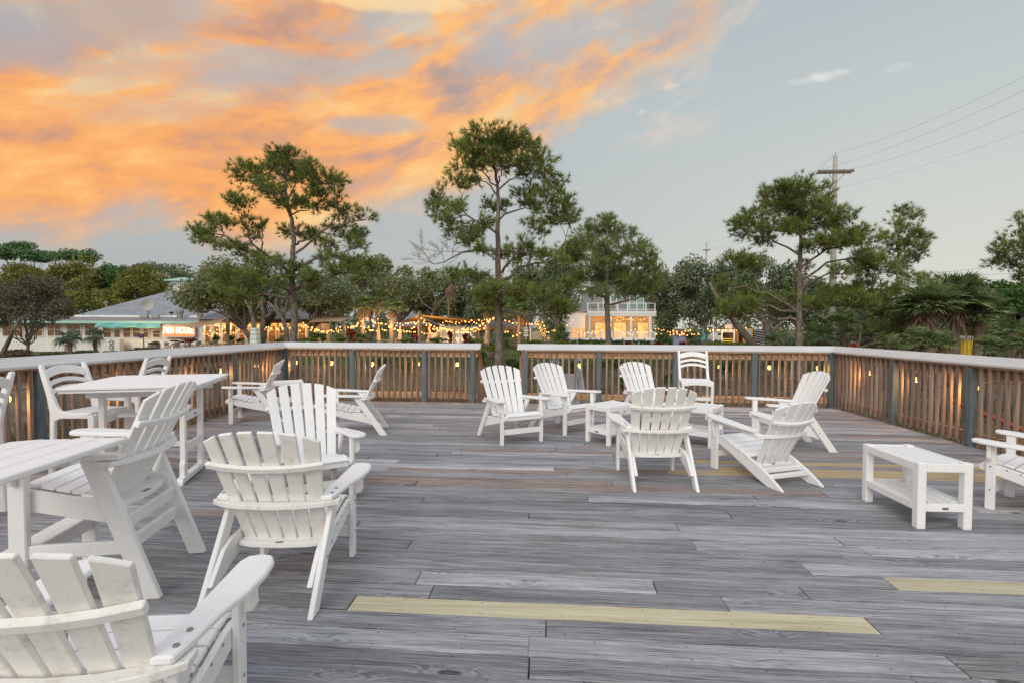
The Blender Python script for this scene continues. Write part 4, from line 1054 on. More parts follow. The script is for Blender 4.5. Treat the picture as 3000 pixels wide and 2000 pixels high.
cl6 = [(2950, 700, 28, 18), (2925, 725, 26, 18), (2985, 715, 24, 22), (2915, 750, 20, 13), (2960, 745, 28, 15), (2992, 668, 18, 18), (3005, 630, 22, 24), (2998, 765, 28, 14), (3030, 690, 30, 24), (3040, 740, 30, 20), (3060, 600, 24, 20), (2985, 800, 18, 10)]
pine('pine at the right edge, only its left branches in the picture', [(3035, 1010), (3020, 800), (3030, 700), (3040, 600)], 22, .12, cl6, 41)

def leafy(mb, c, rx, ry, rz, n, size, rg, lumps=14, hollow=.35, flat=.0, lo=-.5):
    """leaf-sized faces gathered in lumps over an ellipsoid"""
    c = Vector(c); L = []
    for i in range(lumps):
        th = rg.uniform(0, 2 * PI); z = rg.uniform(lo, 1); s_ = math.sqrt(max(0, 1 - z * z)); k = rg.uniform(.55, .92)
        L.append((Vector((rx * s_ * math.cos(th) * k, ry * s_ * math.sin(th) * k, rz * z * k)), rg.uniform(.22, .42)))
    vs = []; fs = []
    for i in range(n):
        o, kr = L[i % lumps]
        while True:
            q = Vector((rg.uniform(-1, 1), rg.uniform(-1, 1), rg.uniform(-1, 1)))
            if hollow < q.length < 1: break
        p = c + o + Vector((q.x * rx * kr * 1.15, q.y * ry * kr * 1.15, q.z * rz * kr))
        nn = (q * .6 + Vector((rg.uniform(-1, 1), rg.uniform(-1, 1), rg.uniform(-.6, 1.2)))).normalized()
        a = nn.orthogonal().normalized(); b = nn.cross(a); t = rg.uniform(0, PI); a, b = a * math.cos(t) + b * math.sin(t), b * math.cos(t) - a * math.sin(t)
        s_ = size * rg.uniform(.6, 1.3); k = len(vs)
        vs += [p - a * s_, p - b * s_ * .55, p + a * s_, p + b * s_ * .55]; fs.append((k, k + 1, k + 2, k + 3))
    mb.add(vs, fs)
    return [c + o for o, _ in L]
def broadleaf(label, u, v, ru, rv, Y, mt, seed, n=9000, size=.16, base_uv=None, group='oaks and pines behind the restaurant', name='oak_tree', cat='tree', lumps=26, bark=None, r0=.28, trunk=True, lo=-.55, lit=1):
    rg = random.Random(seed); pxm = Y / FPX
    c = at(u, v, Y); rx, rz = ru * pxm, rv * pxm; ry = rx * .85
    bu = base_uv[0] if base_uv else u
    b = at(bu, 1000, Y); zb = gz(b.x, b.y)
    root = thing(name, label, cat, (b.x, b.y, zb), 0, group)
    fm = MB(); cs = leafy(fm, c, rx, ry, rz, n, size, rg, lumps, lo=lo)
    part('crown', fm, mt, root)
    tb = MB()
    fork = Vector((b.x, b.y, zb)).lerp(c, .32)
    if trunk:
        tb.tube(bez((b.x, b.y, zb - .1), fork, 0, 5, .08, rg), [r0 * 1.2, r0, r0 * .9, r0 * .85, r0 * .8, r0 * .75], 8)
        for q in cs[:16]:
            tb.tube(bez(fork, q, rg.uniform(-.3, .3), 6, .16, rg), [r0 * .42 * (1 - .13 * i) for i in range(7)], 5, cap=False)
        part('trunk', tb, bark or M_barko, root, smooth=True)
    # loose twigs at the silhouette
    return root
trees = [
    ('umbrella-topped dark pine at the far left above the other trees', 75, 752, 88, 42, 85, M_needled, 6800, .20, -.35),
    ('small flat-topped pine just right of the umbrella-topped one', 222, 755, 62, 32, 82, M_needled, 3400, .18, -.3),
    ('yellow-green tree under the umbrella-topped pine, far left', 95, 822, 100, 50, 76, M_yg, 7000, .19, -.6),
    ('yellow-green tree left of the restaurant roof hatch', 232, 818, 82, 62, 74, M_yg, 7000, .19, -.7),
    ('deep green tree between two yellow-green ones above the restaurant roof', 338, 828, 55, 60, 75, M_dg, 4200, .19, -.7),
    ('yellow-green tree above the ridge of the restaurant roof', 415, 838, 76, 58, 73, M_yg, 6000, .19, -.7),
    ('grey-green oak behind the yellow-green trees, left', 470, 808, 90, 42, 88, M_oakd, 5000, .21, -.6),
    ('low yellow-green tree against the restaurant roof slope', 285, 890, 100, 40, 70, M_yg, 5000, .18, -.6),
    ('grey oak at the left end behind the white building', 20, 860, 60, 70, 80, M_oakd, 4200, .2, -.7),
    ('oak right of the left pine, tallest of the row behind the patio', 1085, 808, 70, 68, 62, M_oak, 6500, .16, -.7),
    ('oak behind the palms, second of the row behind the patio', 1175, 848, 95, 75, 60, M_oak, 7800, .16, -.8),
    ('oak left of the dead palm, behind the grey gazebo roof', 1275, 868, 85, 78, 63, M_oak, 7000, .16, -.8),
    ('dark oak behind the dead palm', 1375, 870, 80, 72, 64, M_oakd, 6500, .17, -.8),
    ('dark oak left of the central pine trunk, behind the patio', 1440, 900, 70, 70, 61, M_oakd, 5500, .17, -.8),
    ('dark oak right of the central pine trunk', 1545, 860, 80, 88, 56, M_oakd, 7500, .16, -.8),
    ('dark oak left of the grey house', 1635, 840, 62, 95, 54, M_oakd, 6500, .15, -.8),
    ('dark oak directly right of the grey house', 1965, 872, 62, 104, 64, M_oakd, 8000, .17, -.9),
    ('dark oak in front of the small far utility pole', 2060, 852, 78, 98, 58, M_oakd, 9500, .16, -.9),
    ('dark oak left of the right-hand pine', 2150, 842, 76, 92, 56, M_oakd, 9500, .15, -.9),
    ('broad dark oak behind the right-hand pine', 2250, 842, 85, 92, 60, M_oakd, 9500, .17, -.9),
    ('dark oak behind the tall utility pole', 2370, 890, 85, 82, 62, M_oakd, 8000, .17, -.9),
    ('dark tree low behind the slender young pine', 2520, 930, 100, 60, 58, M_oakd, 6500, .16, -.8),
    ('dark tree behind the big palms on the right', 2690, 935, 95, 60, 50, M_oakd, 6000, .15, -.8),
    ('dense dark tree right of the big palms', 2900, 890, 75, 72, 36, M_dg, 7000, .12, -.9),
    ('dense dark tree at the right edge', 2990, 900, 70, 80, 34, M_dg, 6500, .12, -.9),
    ('thin grey tree far right, just above the palm tops', 2880, 852, 55, 20, 60, M_oakg, 1800, .15, -.3)]
for i, (l, u, v, ru, rv, Y, mt, n, sz, lo) in enumerate(trees):
    k = 'pine' in l.split(' ')[2:4] or 'pine' in l.split(',')[0].split(' ')[:4]
    broadleaf(l, u, v, ru, rv, Y, mt, 100 + i, n=int(n * .95), size=sz, lo=lo, name='pine_tree' if (mt in (M_yg, M_needled)) else 'oak_tree', lumps=30 if mt is not M_needled else 16, r0=.25)
# big live oaks nearer
broadleaf('large live oak left of the tall pine, crown over the restaurant roof', 655, 858, 132, 104, 40, M_oak, 300, n=17000, size=.12, base_uv=(748, 0), lumps=44, lo=-.75, group='live oaks on the patio', r0=.24)
broadleaf('large live oak right of the tall pine, over the tan shade sail', 940, 872, 118, 72, 42, M_oakd, 301, n=13000, size=.12, base_uv=(900, 0), lumps=36, lo=-.8, group='live oaks on the patio', r0=.2)
broadleaf('small oak crown above the patio lights behind the left pine trunk', 790, 862, 70, 52, 44, M_oakd, 302, n=5000, size=.12, base_uv=(772, 0), lumps=20, lo=-.7, group='live oaks on the patio', r0=.22)
broadleaf('grey-brown oak at the left edge in front of the white building', 88, 905, 132, 98, 36, M_oakg, 303, n=12000, size=.095, base_uv=(78, 0), lumps=36, lo=-.6, group=None, r0=.13)
# its second, leaning stem and the pale twisted stems right of the left pine
solo('leaning_trunk', 'dark leaning bare trunk at the left edge', 'tree trunk', MB().tube([at(2, 1062, 34), at(12, 1025, 34), at(30, 990, 34), at(42, 960, 34), at(60, 930, 34)], [.17, .15, .13, .11, .08], 8), M_barko, smooth=True)
def stems(label, L, Y, r):
    root = thing('forked_tree', label, 'tree', at(*L[0][0], Y))
    root.location.z = gz(root.location.x, root.location.y)
    for pts in L:
        p = [at(u, v, Y) for u, v in pts]
        if pts[0] == L[0][0]: p[0].z = root.location.z - .05
        n = len(p); rr = r * (1 if pts[0] == L[0][0] else .55)
        part('stem', MB().tube(p, [rr * (1 - .6 * i / (n - 1)) for i in range(n)], 7), M_barko, root, smooth=True)
    return root
S2 = crop(500, 650, .2551)
def s2(*p): return [q[:2] for q in S2(p)]
stems('pale twisted tree leaning left beside the left pine trunk', [s2((1345, 1400), (1330, 1250), (1290, 1120), (1180, 980), (1110, 920)), s2((1290, 1120), (1320, 1000), (1340, 860)), s2((1300, 1060), (1230, 1000), (1200, 930))], 30, .16)
stems('forked oak trunk behind the pallet tower', [s2((965, 1400), (955, 1220), (945, 1080), (900, 980), (850, 900)), s2((950, 1080), (1010, 960), (1060, 880)), s2((945, 1100), (920, 960), (930, 880))], 37, .20)
stems('orange-lit forked trunk between the left pine and the pallet tower', [s2((1060, 1400), (1050, 1240), (1070, 1080), (1045, 960), (1050, 880)), s2((1075, 1110), (1150, 1050), (1200, 980), (1215, 900))], 38, .22)
S5 = crop(2050, 650, .2551)
def s5(*p): return [q[:2] for q in S5(p)]
stems('dark leaning trunk left of the right-hand pine, bending over the cart', [s5((720, 1420), (560, 1340), (440, 1200), (350, 1040), (230, 940), (110, 700)), s5((440, 1200), (540, 1130), (470, 1010)), ], 32, .26)
stems('upright double trunk just left of the right-hand pine', [s5((800, 1430), (790, 1330), (760, 1200), (690, 1010), (680, 880)), s5((800, 1330), (860, 1230), (960, 1150), (1050, 1080)), s5((790, 1300), (800, 1180), (900, 1020))], 31, .22)
stems('bare forked trunk behind the tan shade sail and dead palm', [s2((3010, 1420), (3020, 1020), (3130, 880), (3180, 780)), s2((3020, 1020), (2900, 940), (2830, 830)), s2((3020, 1020), (3040, 900), (3000, 760))], 50, .16)
# far woods that close the view
rgw = random.Random(77); fw = MB()
for i in range(60):
    u = -350 + i * 62 + rgw.uniform(-20, 20)
    top = 905 + rgw.uniform(-16, 16)
    if 850 < u < 1480: top = 800 + rgw.uniform(-12, 12)
    if 1480 <= u < 2450: top = 800 + rgw.uniform(-16, 16)
    if 2450 <= u: top = 862 + rgw.uniform(-14, 14)
    if u < 550: top = 832 + rgw.uniform(-12, 12)
    c = at(u, (top + 1000) / 2, 98); leafy(fw, c, 3.6, 3, (1000 - top) / 2 * 98 / FPX + .6, 1500, .30, rgw, 16, lo=-1)
stuff('far_woods', fw, M_oak, 'dark mass of woods behind the patio and the houses', 'woods')

# ------------------------------------------------------------------ palms
def palm(label, u, v, ru, Y, mt, seed, n=30, base_u=None, droop=.35, r=.14, group=None, dead=False, name='palm_tree', dry=6, blades=20, tz=None, skirt=0):
    rg = random.Random(seed); c = at(u, v, Y); R = ru * Y / FPX
    b = at(base_u if base_u is not None else u, 1000, Y); zb = gz(b.x, b.y)
    root = thing(name, label, 'palm', (b.x, b.y, zb), 0, group)
    if c.z - zb > .4:
        part('trunk', MB().tube(bez((b.x, b.y, zb - .05), c, 0, 6, .03, rg), [r * 1.15, r, r, r, r, r * 1.1, r * 1.2], 9), mat('palm_trunk', (.13, .10, .08), (.26, .21, .17), scale=12, rough=.9, bump=.9), root, smooth=True)
    def frond(mb, th, el, L, bl, hang=0):
        d = Vector((math.cos(th) * math.cos(el), math.sin(th) * math.cos(el), math.sin(el)))
        pl = L * .42; o = c + d * pl * .15; e = c + d * pl
        mb.tube([o, e], [.02, .012], 3, cap=False)
        side = d.cross(Vector((0, 0, 1)))
        side = side.normalized() if side.length > .01 else Vector((1, 0, 0))
        nrm = side.cross(d).normalized()
        for k in range(bl):
            t = (k / (bl - 1) - .5) * 3.5
            q = (d * math.cos(t) + side * math.sin(t) + nrm * (.22 * abs(math.sin(t)) + rg.uniform(-.05, .12))).normalized()
            l = L * .62 * (1 - .12 * abs(t)) * rg.uniform(.85, 1.1)
            w = side * math.cos(t) * .5 - d * math.sin(t) * .5 + nrm * rg.uniform(-.3, .3); w = w.normalized() * (.028 * L)
            m_ = e + q * l * .6; tip = e + q * l + Vector((0, 0, -l * (droop + hang) * rg.uniform(.6, 1.3)))
            m_.z -= l * (droop + hang) * .22
            i0 = len(mb.v); mb.v += [tuple(e), tuple(m_ - w), tuple(tip), tuple(m_ + w)]; mb.f.append((i0, i0 + 1, i0 + 2, i0 + 3))
    mb = MB()
    if not dead:
        for i in range(n):
            th = i * 2.399 + rg.uniform(-.2, .2); el = math.asin(rg.uniform(-.35, .98))
            frond(mb, th, el, R * rg.uniform(.85, 1.1), blades)
        part('fronds', mb, mt, root)
    dmb = MB()
    for i in range(dry if not dead else 26):
        th = rg.uniform(0, 2 * PI); el = rg.uniform(-1.45, -.75) if i > 4 or not dead else rg.uniform(-.5, .4)
        frond(dmb, th, el, R * rg.uniform(.7, 1), 9, .3)
    if dry or dead: part('dry_fronds', dmb, M_dryp, root)
    return root
palm('left fan palm of the three behind the patio lights', 1063, 895, 46, 40, M_palm, 1, 34, 1063, group='fan palms on the patio')
palm('middle and tallest fan palm of the three behind the patio lights', 1106, 873, 46, 42, M_palm, 2, 34, 1106, group='fan palms on the patio', r=.13)
palm('right fan palm of the three behind the patio lights', 1150, 903, 46, 40, M_palm, 3, 34, 1150, group='fan palms on the patio')
palm('dead palm with a hanging brown skirt on a thin bare trunk', 1318, 838, 34, 46, M_palm, 4, dead=True, base_u=1309, r=.09, droop=.9)
palm('fan palm behind the central pine trunk, right side', 1520, 912, 60, 38, M_palm, 5, 40, 1520, group='fan palms on the patio')
palm('fan palm behind the central pine trunk, leaning, left of the booth', 1430, 905, 44, 41, M_palm, 6, 30, 1432, group='fan palms on the patio')
palm('small feathery palm in front of the white building, left one', 204, 992, 46, 34, M_palmg, 7, 22, 210, droop=.7, r=.13, dry=4, group='small palms by the white building')
palm('small feathery palm beside the air conditioner', 278, 985, 38, 36, M_palmg, 8, 20, 279, droop=.7, r=.12, dry=4, group='small palms by the white building')
palm('big palm on the right with brown skirt, leftmost of the clump', 2722, 898, 92, 19, M_palm, 9, 52, 2722, droop=.2, r=.16, dry=16, blades=24, group='big palms on the right')
palm('big palm with the highest crown of the right clump', 2795, 878, 95, 20, M_palm, 10, 54, 2795, droop=.2, r=.16, dry=12, blades=24, group='big palms on the right')
palm('big palm at the right end of the clump, above the yellow container', 2868, 915, 78, 20, M_palm, 12, 48, 2868, droop=.2, r=.15, dry=8, blades=24, group='big palms on the right')
for i, (u, v, ru, Y, l) in enumerate(((2400, 985, 60, 24, 'palmetto at the foot of the right-hand pine'), (2470, 960, 70, 26, 'dark palmetto in front of the tall utility pole'), (2540, 985, 60, 23, 'palmetto by the traffic cone'), (2265, 1000, 36, 27, 'low palmetto left of the right-hand pine'),
                                      (2690, 1000, 60, 17, 'palmetto below the leftmost big palm'), (2760, 1010, 55, 16.5, 'palmetto below the big palms, left of the yellow container'), (2960, 975, 70, 17, 'palmetto by the right edge, behind the white cap'), (2905, 1020, 56, 16, 'low palmetto right of the yellow container'), (2600, 1015, 50, 19, 'palmetto below the slender pine'), (3010, 1010, 60, 15, 'palmetto cut off by the right edge'))):
    palm(l, u, v, ru, Y, M_palm, 60 + i, 26, u, r=.09, dry=5, group='palmettos along the right side', name='palmetto', blades=18)

# ------------------------------------------------------------------ restaurant
M_wall = mat('white_painted_siding', (.70, .69, .63), (.78, .77, .72), scale=1.2, rough=.7)
M_trim = mat('white_trim', (.82, .82, .80), rough=.6)
M_roof = mat('grey_shingles', (.22, .235, .265), (.30, .315, .345), scale=1.5, rough=.85, bump=.3, bscale=8)
M_mroof = mat('grey_metal_roof', (.20, .22, .25), (.27, .29, .33), scale=2, rough=.45, metal=.3)
M_mint = mat('mint_fascia', (.36, .60, .52), rough=.6)
M_brown = mat('brown_fascia', (.15, .08, .04), (.22, .12, .06), rough=.7)
M_glassw = mat('warm_lit_pane', (.05, .03, .018), (.22, .12, .055), scale=1.1, detail=3, rough=.15, spec=.5, emit=(1, .45, .14), estr=.05)
M_glassd = mat('dark_pane', (.03, .03, .035), (.09, .07, .06), scale=1, rough=.1, spec=.6)
M_frame = mat('beige_window_frame', (.55, .46, .35), rough=.6)
YR = 52.0
def wallbox(name, u0, u1, v0, v1, Y, th, mt, parent, bevel=0, **kw):
    """an upright slab whose front face spans the given view rectangle at depth Y"""
    a = at(u0, v1, Y); b = at(u1, v0, Y)
    return part(name, MB().box(a.x, b.x, Y, Y + th, a.z, b.z), mt, parent, bevel=bevel, **kw)
def window(parent, u0, u1, v0, v1, Y, mt, bars=1, fw=2.2, mtf=None, hbar=True, name='window'):
    a = at(u0, v1, Y); b = at(u1, v0, Y); w = fw * Y / FPX; y0 = Y - .09; y1 = Y + .0
    mb = MB().box(a.x - w, b.x + w, y0, y1, a.z - w, a.z).box(a.x - w, b.x + w, y0, y1, b.z, b.z + w).box(a.x - w, a.x, y0, y1, a.z, b.z).box(b.x, b.x + w, y0, y1, a.z, b.z)
    if hbar:
        zm = (a.z + b.z) / 2; mb.box(a.x, b.x, y0 + .02, y1, zm - w * .3, zm + w * .3)
    for k in range(1, bars + 1):
        xm = a.x + (b.x - a.x) * k / (bars + 1); mb.box(xm - w * .35, xm + w * .35, y0 + .015, y1, a.z, b.z)
    f = part(name, mb, mtf or M_trim, parent)
    part('pane', MB().box(a.x, b.x, Y - .035, Y - .015, a.z, b.z), mt, f)
    return f
gR = gz(-45, YR) - .1
a = at(0, 1000, YR)
rest = thing('restaurant_building', 'long white restaurant with grey hip roof and mint fascia on the left', 'building', (at(300, 1000, YR).x, YR, gR))
# walls
def wall_seg(u0, u1, Y, vtop, name='wall'):
    A = at(u0, vtop, Y); B = at(u1, vtop, Y)
    part(name, MB().box(A.x, B.x, Y, Y + .25, gR, A.z), M_wall, rest)
wall_seg(-60, 290, YR, 941); wall_seg(290.5, 592, YR - .8, 941)
for u0, u1 in ((10, 68), (88, 126), (142, 180), (198, 237), (251, 291)):
    window(rest, u0, u1, 947, 984, YR, M_glassw, bars=1, hbar=True)
for u0, u1, w0 in ((305, 327, 957), (363, 384, 957), (391, 412, 957), (422, 436, 957), (450, 470, 968)):
    window(rest, u0, u1, w0, 988, YR - .8, M_glassw, bars=0)
dr = window(rest, 334, 353, 960, 1019, YR - .8, M_wall, bars=0, hbar=False, name='door')
wallbox('door_pane', 335, 352, 967, 988, YR - .86, .02, M_glassw, dr)
for u in range(-50, 300, 22): wallbox('board_seam', u, u + .7, 988, 1030, YR - .012, .01, M_trim, rest)
# low roof, fascia
def roofslab(pts, th, mt, parent, name='roof'):
    return part(name, MB().extr(pts, (0, 0, -th)), mt, parent)
e0 = at(-60, 939, YR - 1.2); e1 = at(600, 939, YR - 1.2); h0 = at(-60, 927, YR + 4); h1 = at(600, 927, YR + 4)
h0.z = h1.z = e0.z + .62; e1.z = e0.z
roofslab([e0, e1, h1, h0], .12, M_mroof, rest, 'low_roof')
part('fascia', MB().box(e0.x, e1.x, e0.y - .05, e0.y, e0.z - .26, e0.z + .02), M_mint, rest)
# hip roof above
zE = h0.z + .02; zR = at(510, 850, YR + 11).z
xl = at(219, 925, YR + 3).x; xr = at(820, 925, YR + 3).x; y0_, y1_ = YR + 3, YR + 19
xa = at(505, 850, YR + 11).x; xb = at(760, 850, YR + 11).x
mb = MB().add([(xl, y0_, zE), (xr, y0_, zE), (xr, y1_, zE), (xl, y1_, zE), (xa, YR + 11, zR), (xb, YR + 11, zR)], [(0, 1, 5, 4), (1, 2, 5), (2, 3, 4, 5), (3, 0, 4), (3, 2, 1, 0)])
hip = part('hip_roof', mb, M_roof, rest)
part('roof_edge', MB().box(xl, xr, y0_ - .06, y0_ - .01, zE - .16, zE + .05), M_trim, rest)
# cupola
cu = MB(); p = at(509, 850, YR + 10.5); q = at(545, 824, YR + 10.5)
part('cupola', MB().box(p.x, q.x, p.y, p.y + 1.6, p.z - .6, q.z), M_wall, rest)
p2 = at(488, 826, YR + 10.3)
part('cupola_roof', MB().box(p2.x, q.x + .9, p.y - .7, p.y + 2.3, q.z, q.z + .12).add([(p2.x, p.y - .7, q.z + .12), (q.x + .9, p.y - .7, q.z + .12), (q.x + .9, p.y + 2.3, q.z + .12), (p2.x, p.y + 2.3, q.z + .12), ((p2.x + q.x + .9) / 2, p.y + .8, q.z + .55)], [(0, 1, 4), (1, 2, 4), (2, 3, 4), (3, 0, 4)]), M_mint, rest)
for u, v in ((311, 890), (353, 886)):
    c = at(u, v, YR + 7); part('roof_vent', MB().lathe((c.x, c.y, c.z - .5), [(.12, 0), (.12, .5), (.26, .52), (.26, .72), (.05, .78)] if u < 330 else [(.06, 0), (.06, .5), (.03, .55)], 10), M_metal, rest)
for u, v in ((244, 917), (502, 920)):
    c = at(u, v, YR + 2); part('floodlight', MB().tube([c - Vector((0, 0, .3)), c], .03, 6).cbox(c + Vector((0, 0, .12)), .34, .2, .22), M_black, rest)
c = at(527, 915, YR + 2.2); part('kitchen_vent', MB().lathe((c.x, c.y, c.z - .7), [(.3, 0), (.3, .55), (.42, .6), (.42, .9), (.34, .95)], 12), M_metal, rest)
c = at(586, 925, YR + 2.2); part('kitchen_vent', MB().lathe((c.x, c.y, c.z - .8), [(.24, 0), (.24, .7), (.34, .74), (.34, 1.5), (.3, 1.55)], 12), M_metal, rest)
# teal awning
aw = MB(); A = at(288, 944, YR - .85); B = at(468, 944, YR - .85); A2 = at(276, 956, YR - 1.9); B2 = at(470, 957, YR - 1.9)
n = 14; vs = []; fs = []
for i in range(n + 1):
    k = i / n; t0 = A.lerp(B, k); t1 = A2.lerp(B2, k); t1.z += .10 * math.sin(k * 19) * math.sin(k * 7)
    vs += [t0, t1, t1 - Vector((0, 0, .16)), t0 - Vector((0, 0, .04))]
for i in range(n):
    for j in range(4): fs.append((i * 4 + j, i * 4 + 4 + j, i * 4 + 4 + (j + 1) % 4, i * 4 + (j + 1) % 4))
part('awning', aw.add(vs, fs), mat('teal_canvas', (.10, .36, .33), (.22, .48, .45), scale=1.2, rough=.8), rest)
# wing with warm dining windows, right of the sign
wing = thing('restaurant_wing', 'dining wing glowing orange behind the left pine, metal roof above', 'building', (at(780, 1000, 48).x, 48, gR))
A = at(592, 962, 48); B = at(965, 962, 48)
part('wall', MB().box(A.x, B.x, 48, 48.3, gR, at(600, 945, 48).z), mat('cream_wall', (.50, .40, .26), (.58, .48, .33), rough=.8), wing)
for k, (u0, u1) in enumerate(((598, 616), (625, 643), (650, 668), (675, 691), (700, 718), (728, 746), (786, 808), (818, 842), (872, 896), (906, 930))):
    window(wing, u0, u1, 956, 1002, 48, M_glassw, bars=0, mtf=M_trim if k % 3 else M_frame)
for u in (594, 620.5, 646, 671, 696, 722, 752, 780, 812, 848, 868, 900, 936):
    wallbox('porch_post', u, u + 3.4, 946, 1020, 46.2, .18, M_trim, wing)
zf = at(600, 946, 46).z
part('fascia', MB().box(at(585, 930, 46).x, at(965, 930, 46).x, 45.9, 46.1, zf, zf + .42), M_brown, wing)
zt = at(700, 880, 54).z
part('roof', MB().extr([Vector((at(585, 930, 46).x, 45.8, zf + .40)), Vector((at(965, 930, 46).x, 45.8, zf + .40)), Vector((at(925, 930, 46).x, 54, zt)), Vector((at(610, 930, 46).x, 54, zt))], (0, 0, -.08)), M_mroof, wing)
for i in range(26):
    k = i / 25; x0 = at(590, 930, 46).x * (1 - k) + at(955, 930, 46).x * k; x1 = at(615, 930, 46).x * (1 - k) + at(918, 930, 46).x * k
    part('roof_rib', MB().beam((x0, 45.85, zf + .44), (x1, 53.9, zt + .03), .05, .06), M_mroof, wing)
# neon sign
M_neonback = mat('glowing_red_sign_face', (.75, .10, .05), emit=(1, .23, .08), estr=1.25)
sg = thing('neon_sign', 'glowing red FISH HOUSE sign with rounded white border', 'sign', at(523, 970, 50.6))
def rrect(u0, u1, v0, v1, r, Y, n=5):
    a = at(u0, v1, Y); b = at(u1, v0, Y); P = []
    for (cx_, cz_, s0) in ((b.x - r, b.z - r, 0), (a.x + r, b.z - r, 1), (a.x + r, a.z + r, 2), (b.x - r, a.z + r, 3)):
        for i in range(n + 1):
            t = (s0 + i / n) * PI / 2; P.append(Vector((cx_ + r * math.cos(t), Y, cz_ + r * math.sin(t))))
    return P
part('border', MB().extr(rrect(474, 571, 952, 987, .32, 50.75), (0, .12, 0)), M_trim, sg)
part('face', MB().extr(rrect(476.5, 568.5, 954.5, 984.5, .26, 50.70), (0, .04, 0)), M_neonback, sg)
fnt = bpy.data.curves.new('lettering', 'FONT'); fnt.body = 'FISH HOUSE'; fnt.size = .86; fnt.extrude = .02; fnt.align_x = 'CENTER'; fnt.align_y = 'CENTER'; fnt.space_character = 1.05; fnt.offset = .012
to = bpy.data.objects.new('lettering', fnt); COL.objects.link(to)
bpy.context.view_layer.update()
me = bpy.data.meshes.new_from_object(to.evaluated_get(bpy.context.evaluated_depsgraph_get()))
bpy.data.objects.remove(to)
me.materials.clear()
lo_ = link('lettering', me, mat('neon_letters', (1, .9, .7), emit=(1, .74, .42), estr=3.2), sg)
cc_ = at(523, 969, 50.66) - sg.location
lo_.location = cc_; lo_.rotation_euler = (PI / 2, 0, 0); wd = (at(566, 970, 50.66).x - at(479, 970, 50.66).x); lo_.scale = (wd / max(.1, me.vertices and (max(v.co.x for v in me.vertices) - min(v.co.x for v in me.vertices))), 1.05, 1)
# blue oval sign on a post
sg2 = thing('oval_sign', 'dark blue oval sign on a short post by the patio edge', 'sign', at(413, 1010, 46))
c = at(413, 984, 46)
part('panel', MB().extr([Vector((c.x + .36 * math.cos(t * PI / 10), 46, c.z + .21 * math.sin(t * PI / 10))) for t in range(20)], (0, .05, 0)), mat('navy_sign', (.03, .05, .14), rough=.4), sg2)
part('post', MB().tube([at(422, 1024, 46.05), at(420, 985, 46.06)], .05, 6), M_brown, sg2)
part('emblem', MB().extr([Vector((c.x + a, 45.99, c.z + b)) for a, b in ((-.2, -.04), (-.08, .04), (0, -.01), (.1, .08), (.2, .05), (.1, -.03), (-.02, -.08), (-.1, -.02))], (0, .008, 0)), mat('sign_red', (.6, .08, .06)), sg2)
# condenser, dish, posts
ac = thing('air_conditioner', 'white two-fan air conditioner by the restaurant wall', 'air conditioner', at(330, 1022, YR - 2)); ac.location.z = gR
A = at(302, 993, YR - 2); B = at(350, 993, YR - 2)
part('casing', MB().box(A.x, B.x, YR - 2, YR - 1.4, gR, A.z), mat('ac_white', (.66, .66, .64), rough=.5), ac, bevel=.03)
for v in (1003, 1017):
    c = at(327, v, YR - 2.03); part('fan', MB().extr([Vector((c.x + .27 * math.cos(t * PI / 8), YR - 2.05, c.z + .27 * math.sin(t * PI / 8))) for t in range(16)], (0, .04, 0)), mat('ac_grille', (.25, .24, .22)), ac)
    part('fan_hub', MB().extr([Vector((c.x + .08 * math.cos(t * PI / 4), YR - 2.08, c.z + .08 * math.sin(t * PI / 4))) for t in range(8)], (0, .03, 0)), M_trim, ac)
dish = thing('satellite_dish', 'grey satellite dish standing on concrete blocks on the low roof', 'satellite dish', at(435, 928, YR + 1.4))
c = at(432, 898, YR + 1.4)
vs = []; fs = []
ax = Vector((.45, -.8, .35)).normalized(); a1 = ax.orthogonal().normalized(); a2 = ax.cross(a1)
for j in range(5):
    for k in range(16): r_ = .62 * j / 4; vs.append(c + (a1 * math.cos(k * PI / 8) + a2 * math.sin(k * PI / 8)) * r_ + ax * (.30 * (j / 4) ** 2))
for j in range(4):
    for k in range(16): fs.append((j * 16 + k, j * 16 + (k + 1) % 16, (j + 1) * 16 + (k + 1) % 16, (j + 1) * 16 + k))
vs += [p + ax * -.025 for p in vs]; nf = len(fs); fs += [tuple(i + 80 for i in f[::-1]) for f in fs[:nf]]
part('reflector', MB().add(vs, fs), mat('dish_grey', (.42, .42, .42), rough=.6), dish)
part('mast', MB().tube([at(435, 927, YR + 1.5), c - ax * .04], .04, 6).tube([at(426, 927, YR + 1.2), at(435, 912, YR + 1.5)], .025, 5).tube([at(447, 927, YR + 1.2), at(435, 912, YR + 1.5)], .025, 5), M_metal, dish)
part('feed_arm', MB().tube([c - a2 * .4 + ax * .2, c + ax * .85 + a1 * .1], .02, 5).cbox(c + ax * .88 + a1 * .1, .12, .12, .12), M_metal, dish)
for k, u in enumerate((410, 418, 426, 443, 451, 459)):
    p = at(u, 930, YR + .9); part('concrete_block', MB().box(p.x - .12, p.x + .12, p.y, p.y + .4, p.z - .08, p.z + .20), mat('concrete', (.36, .34, .30), (.44, .41, .37), rough=.9), dish)

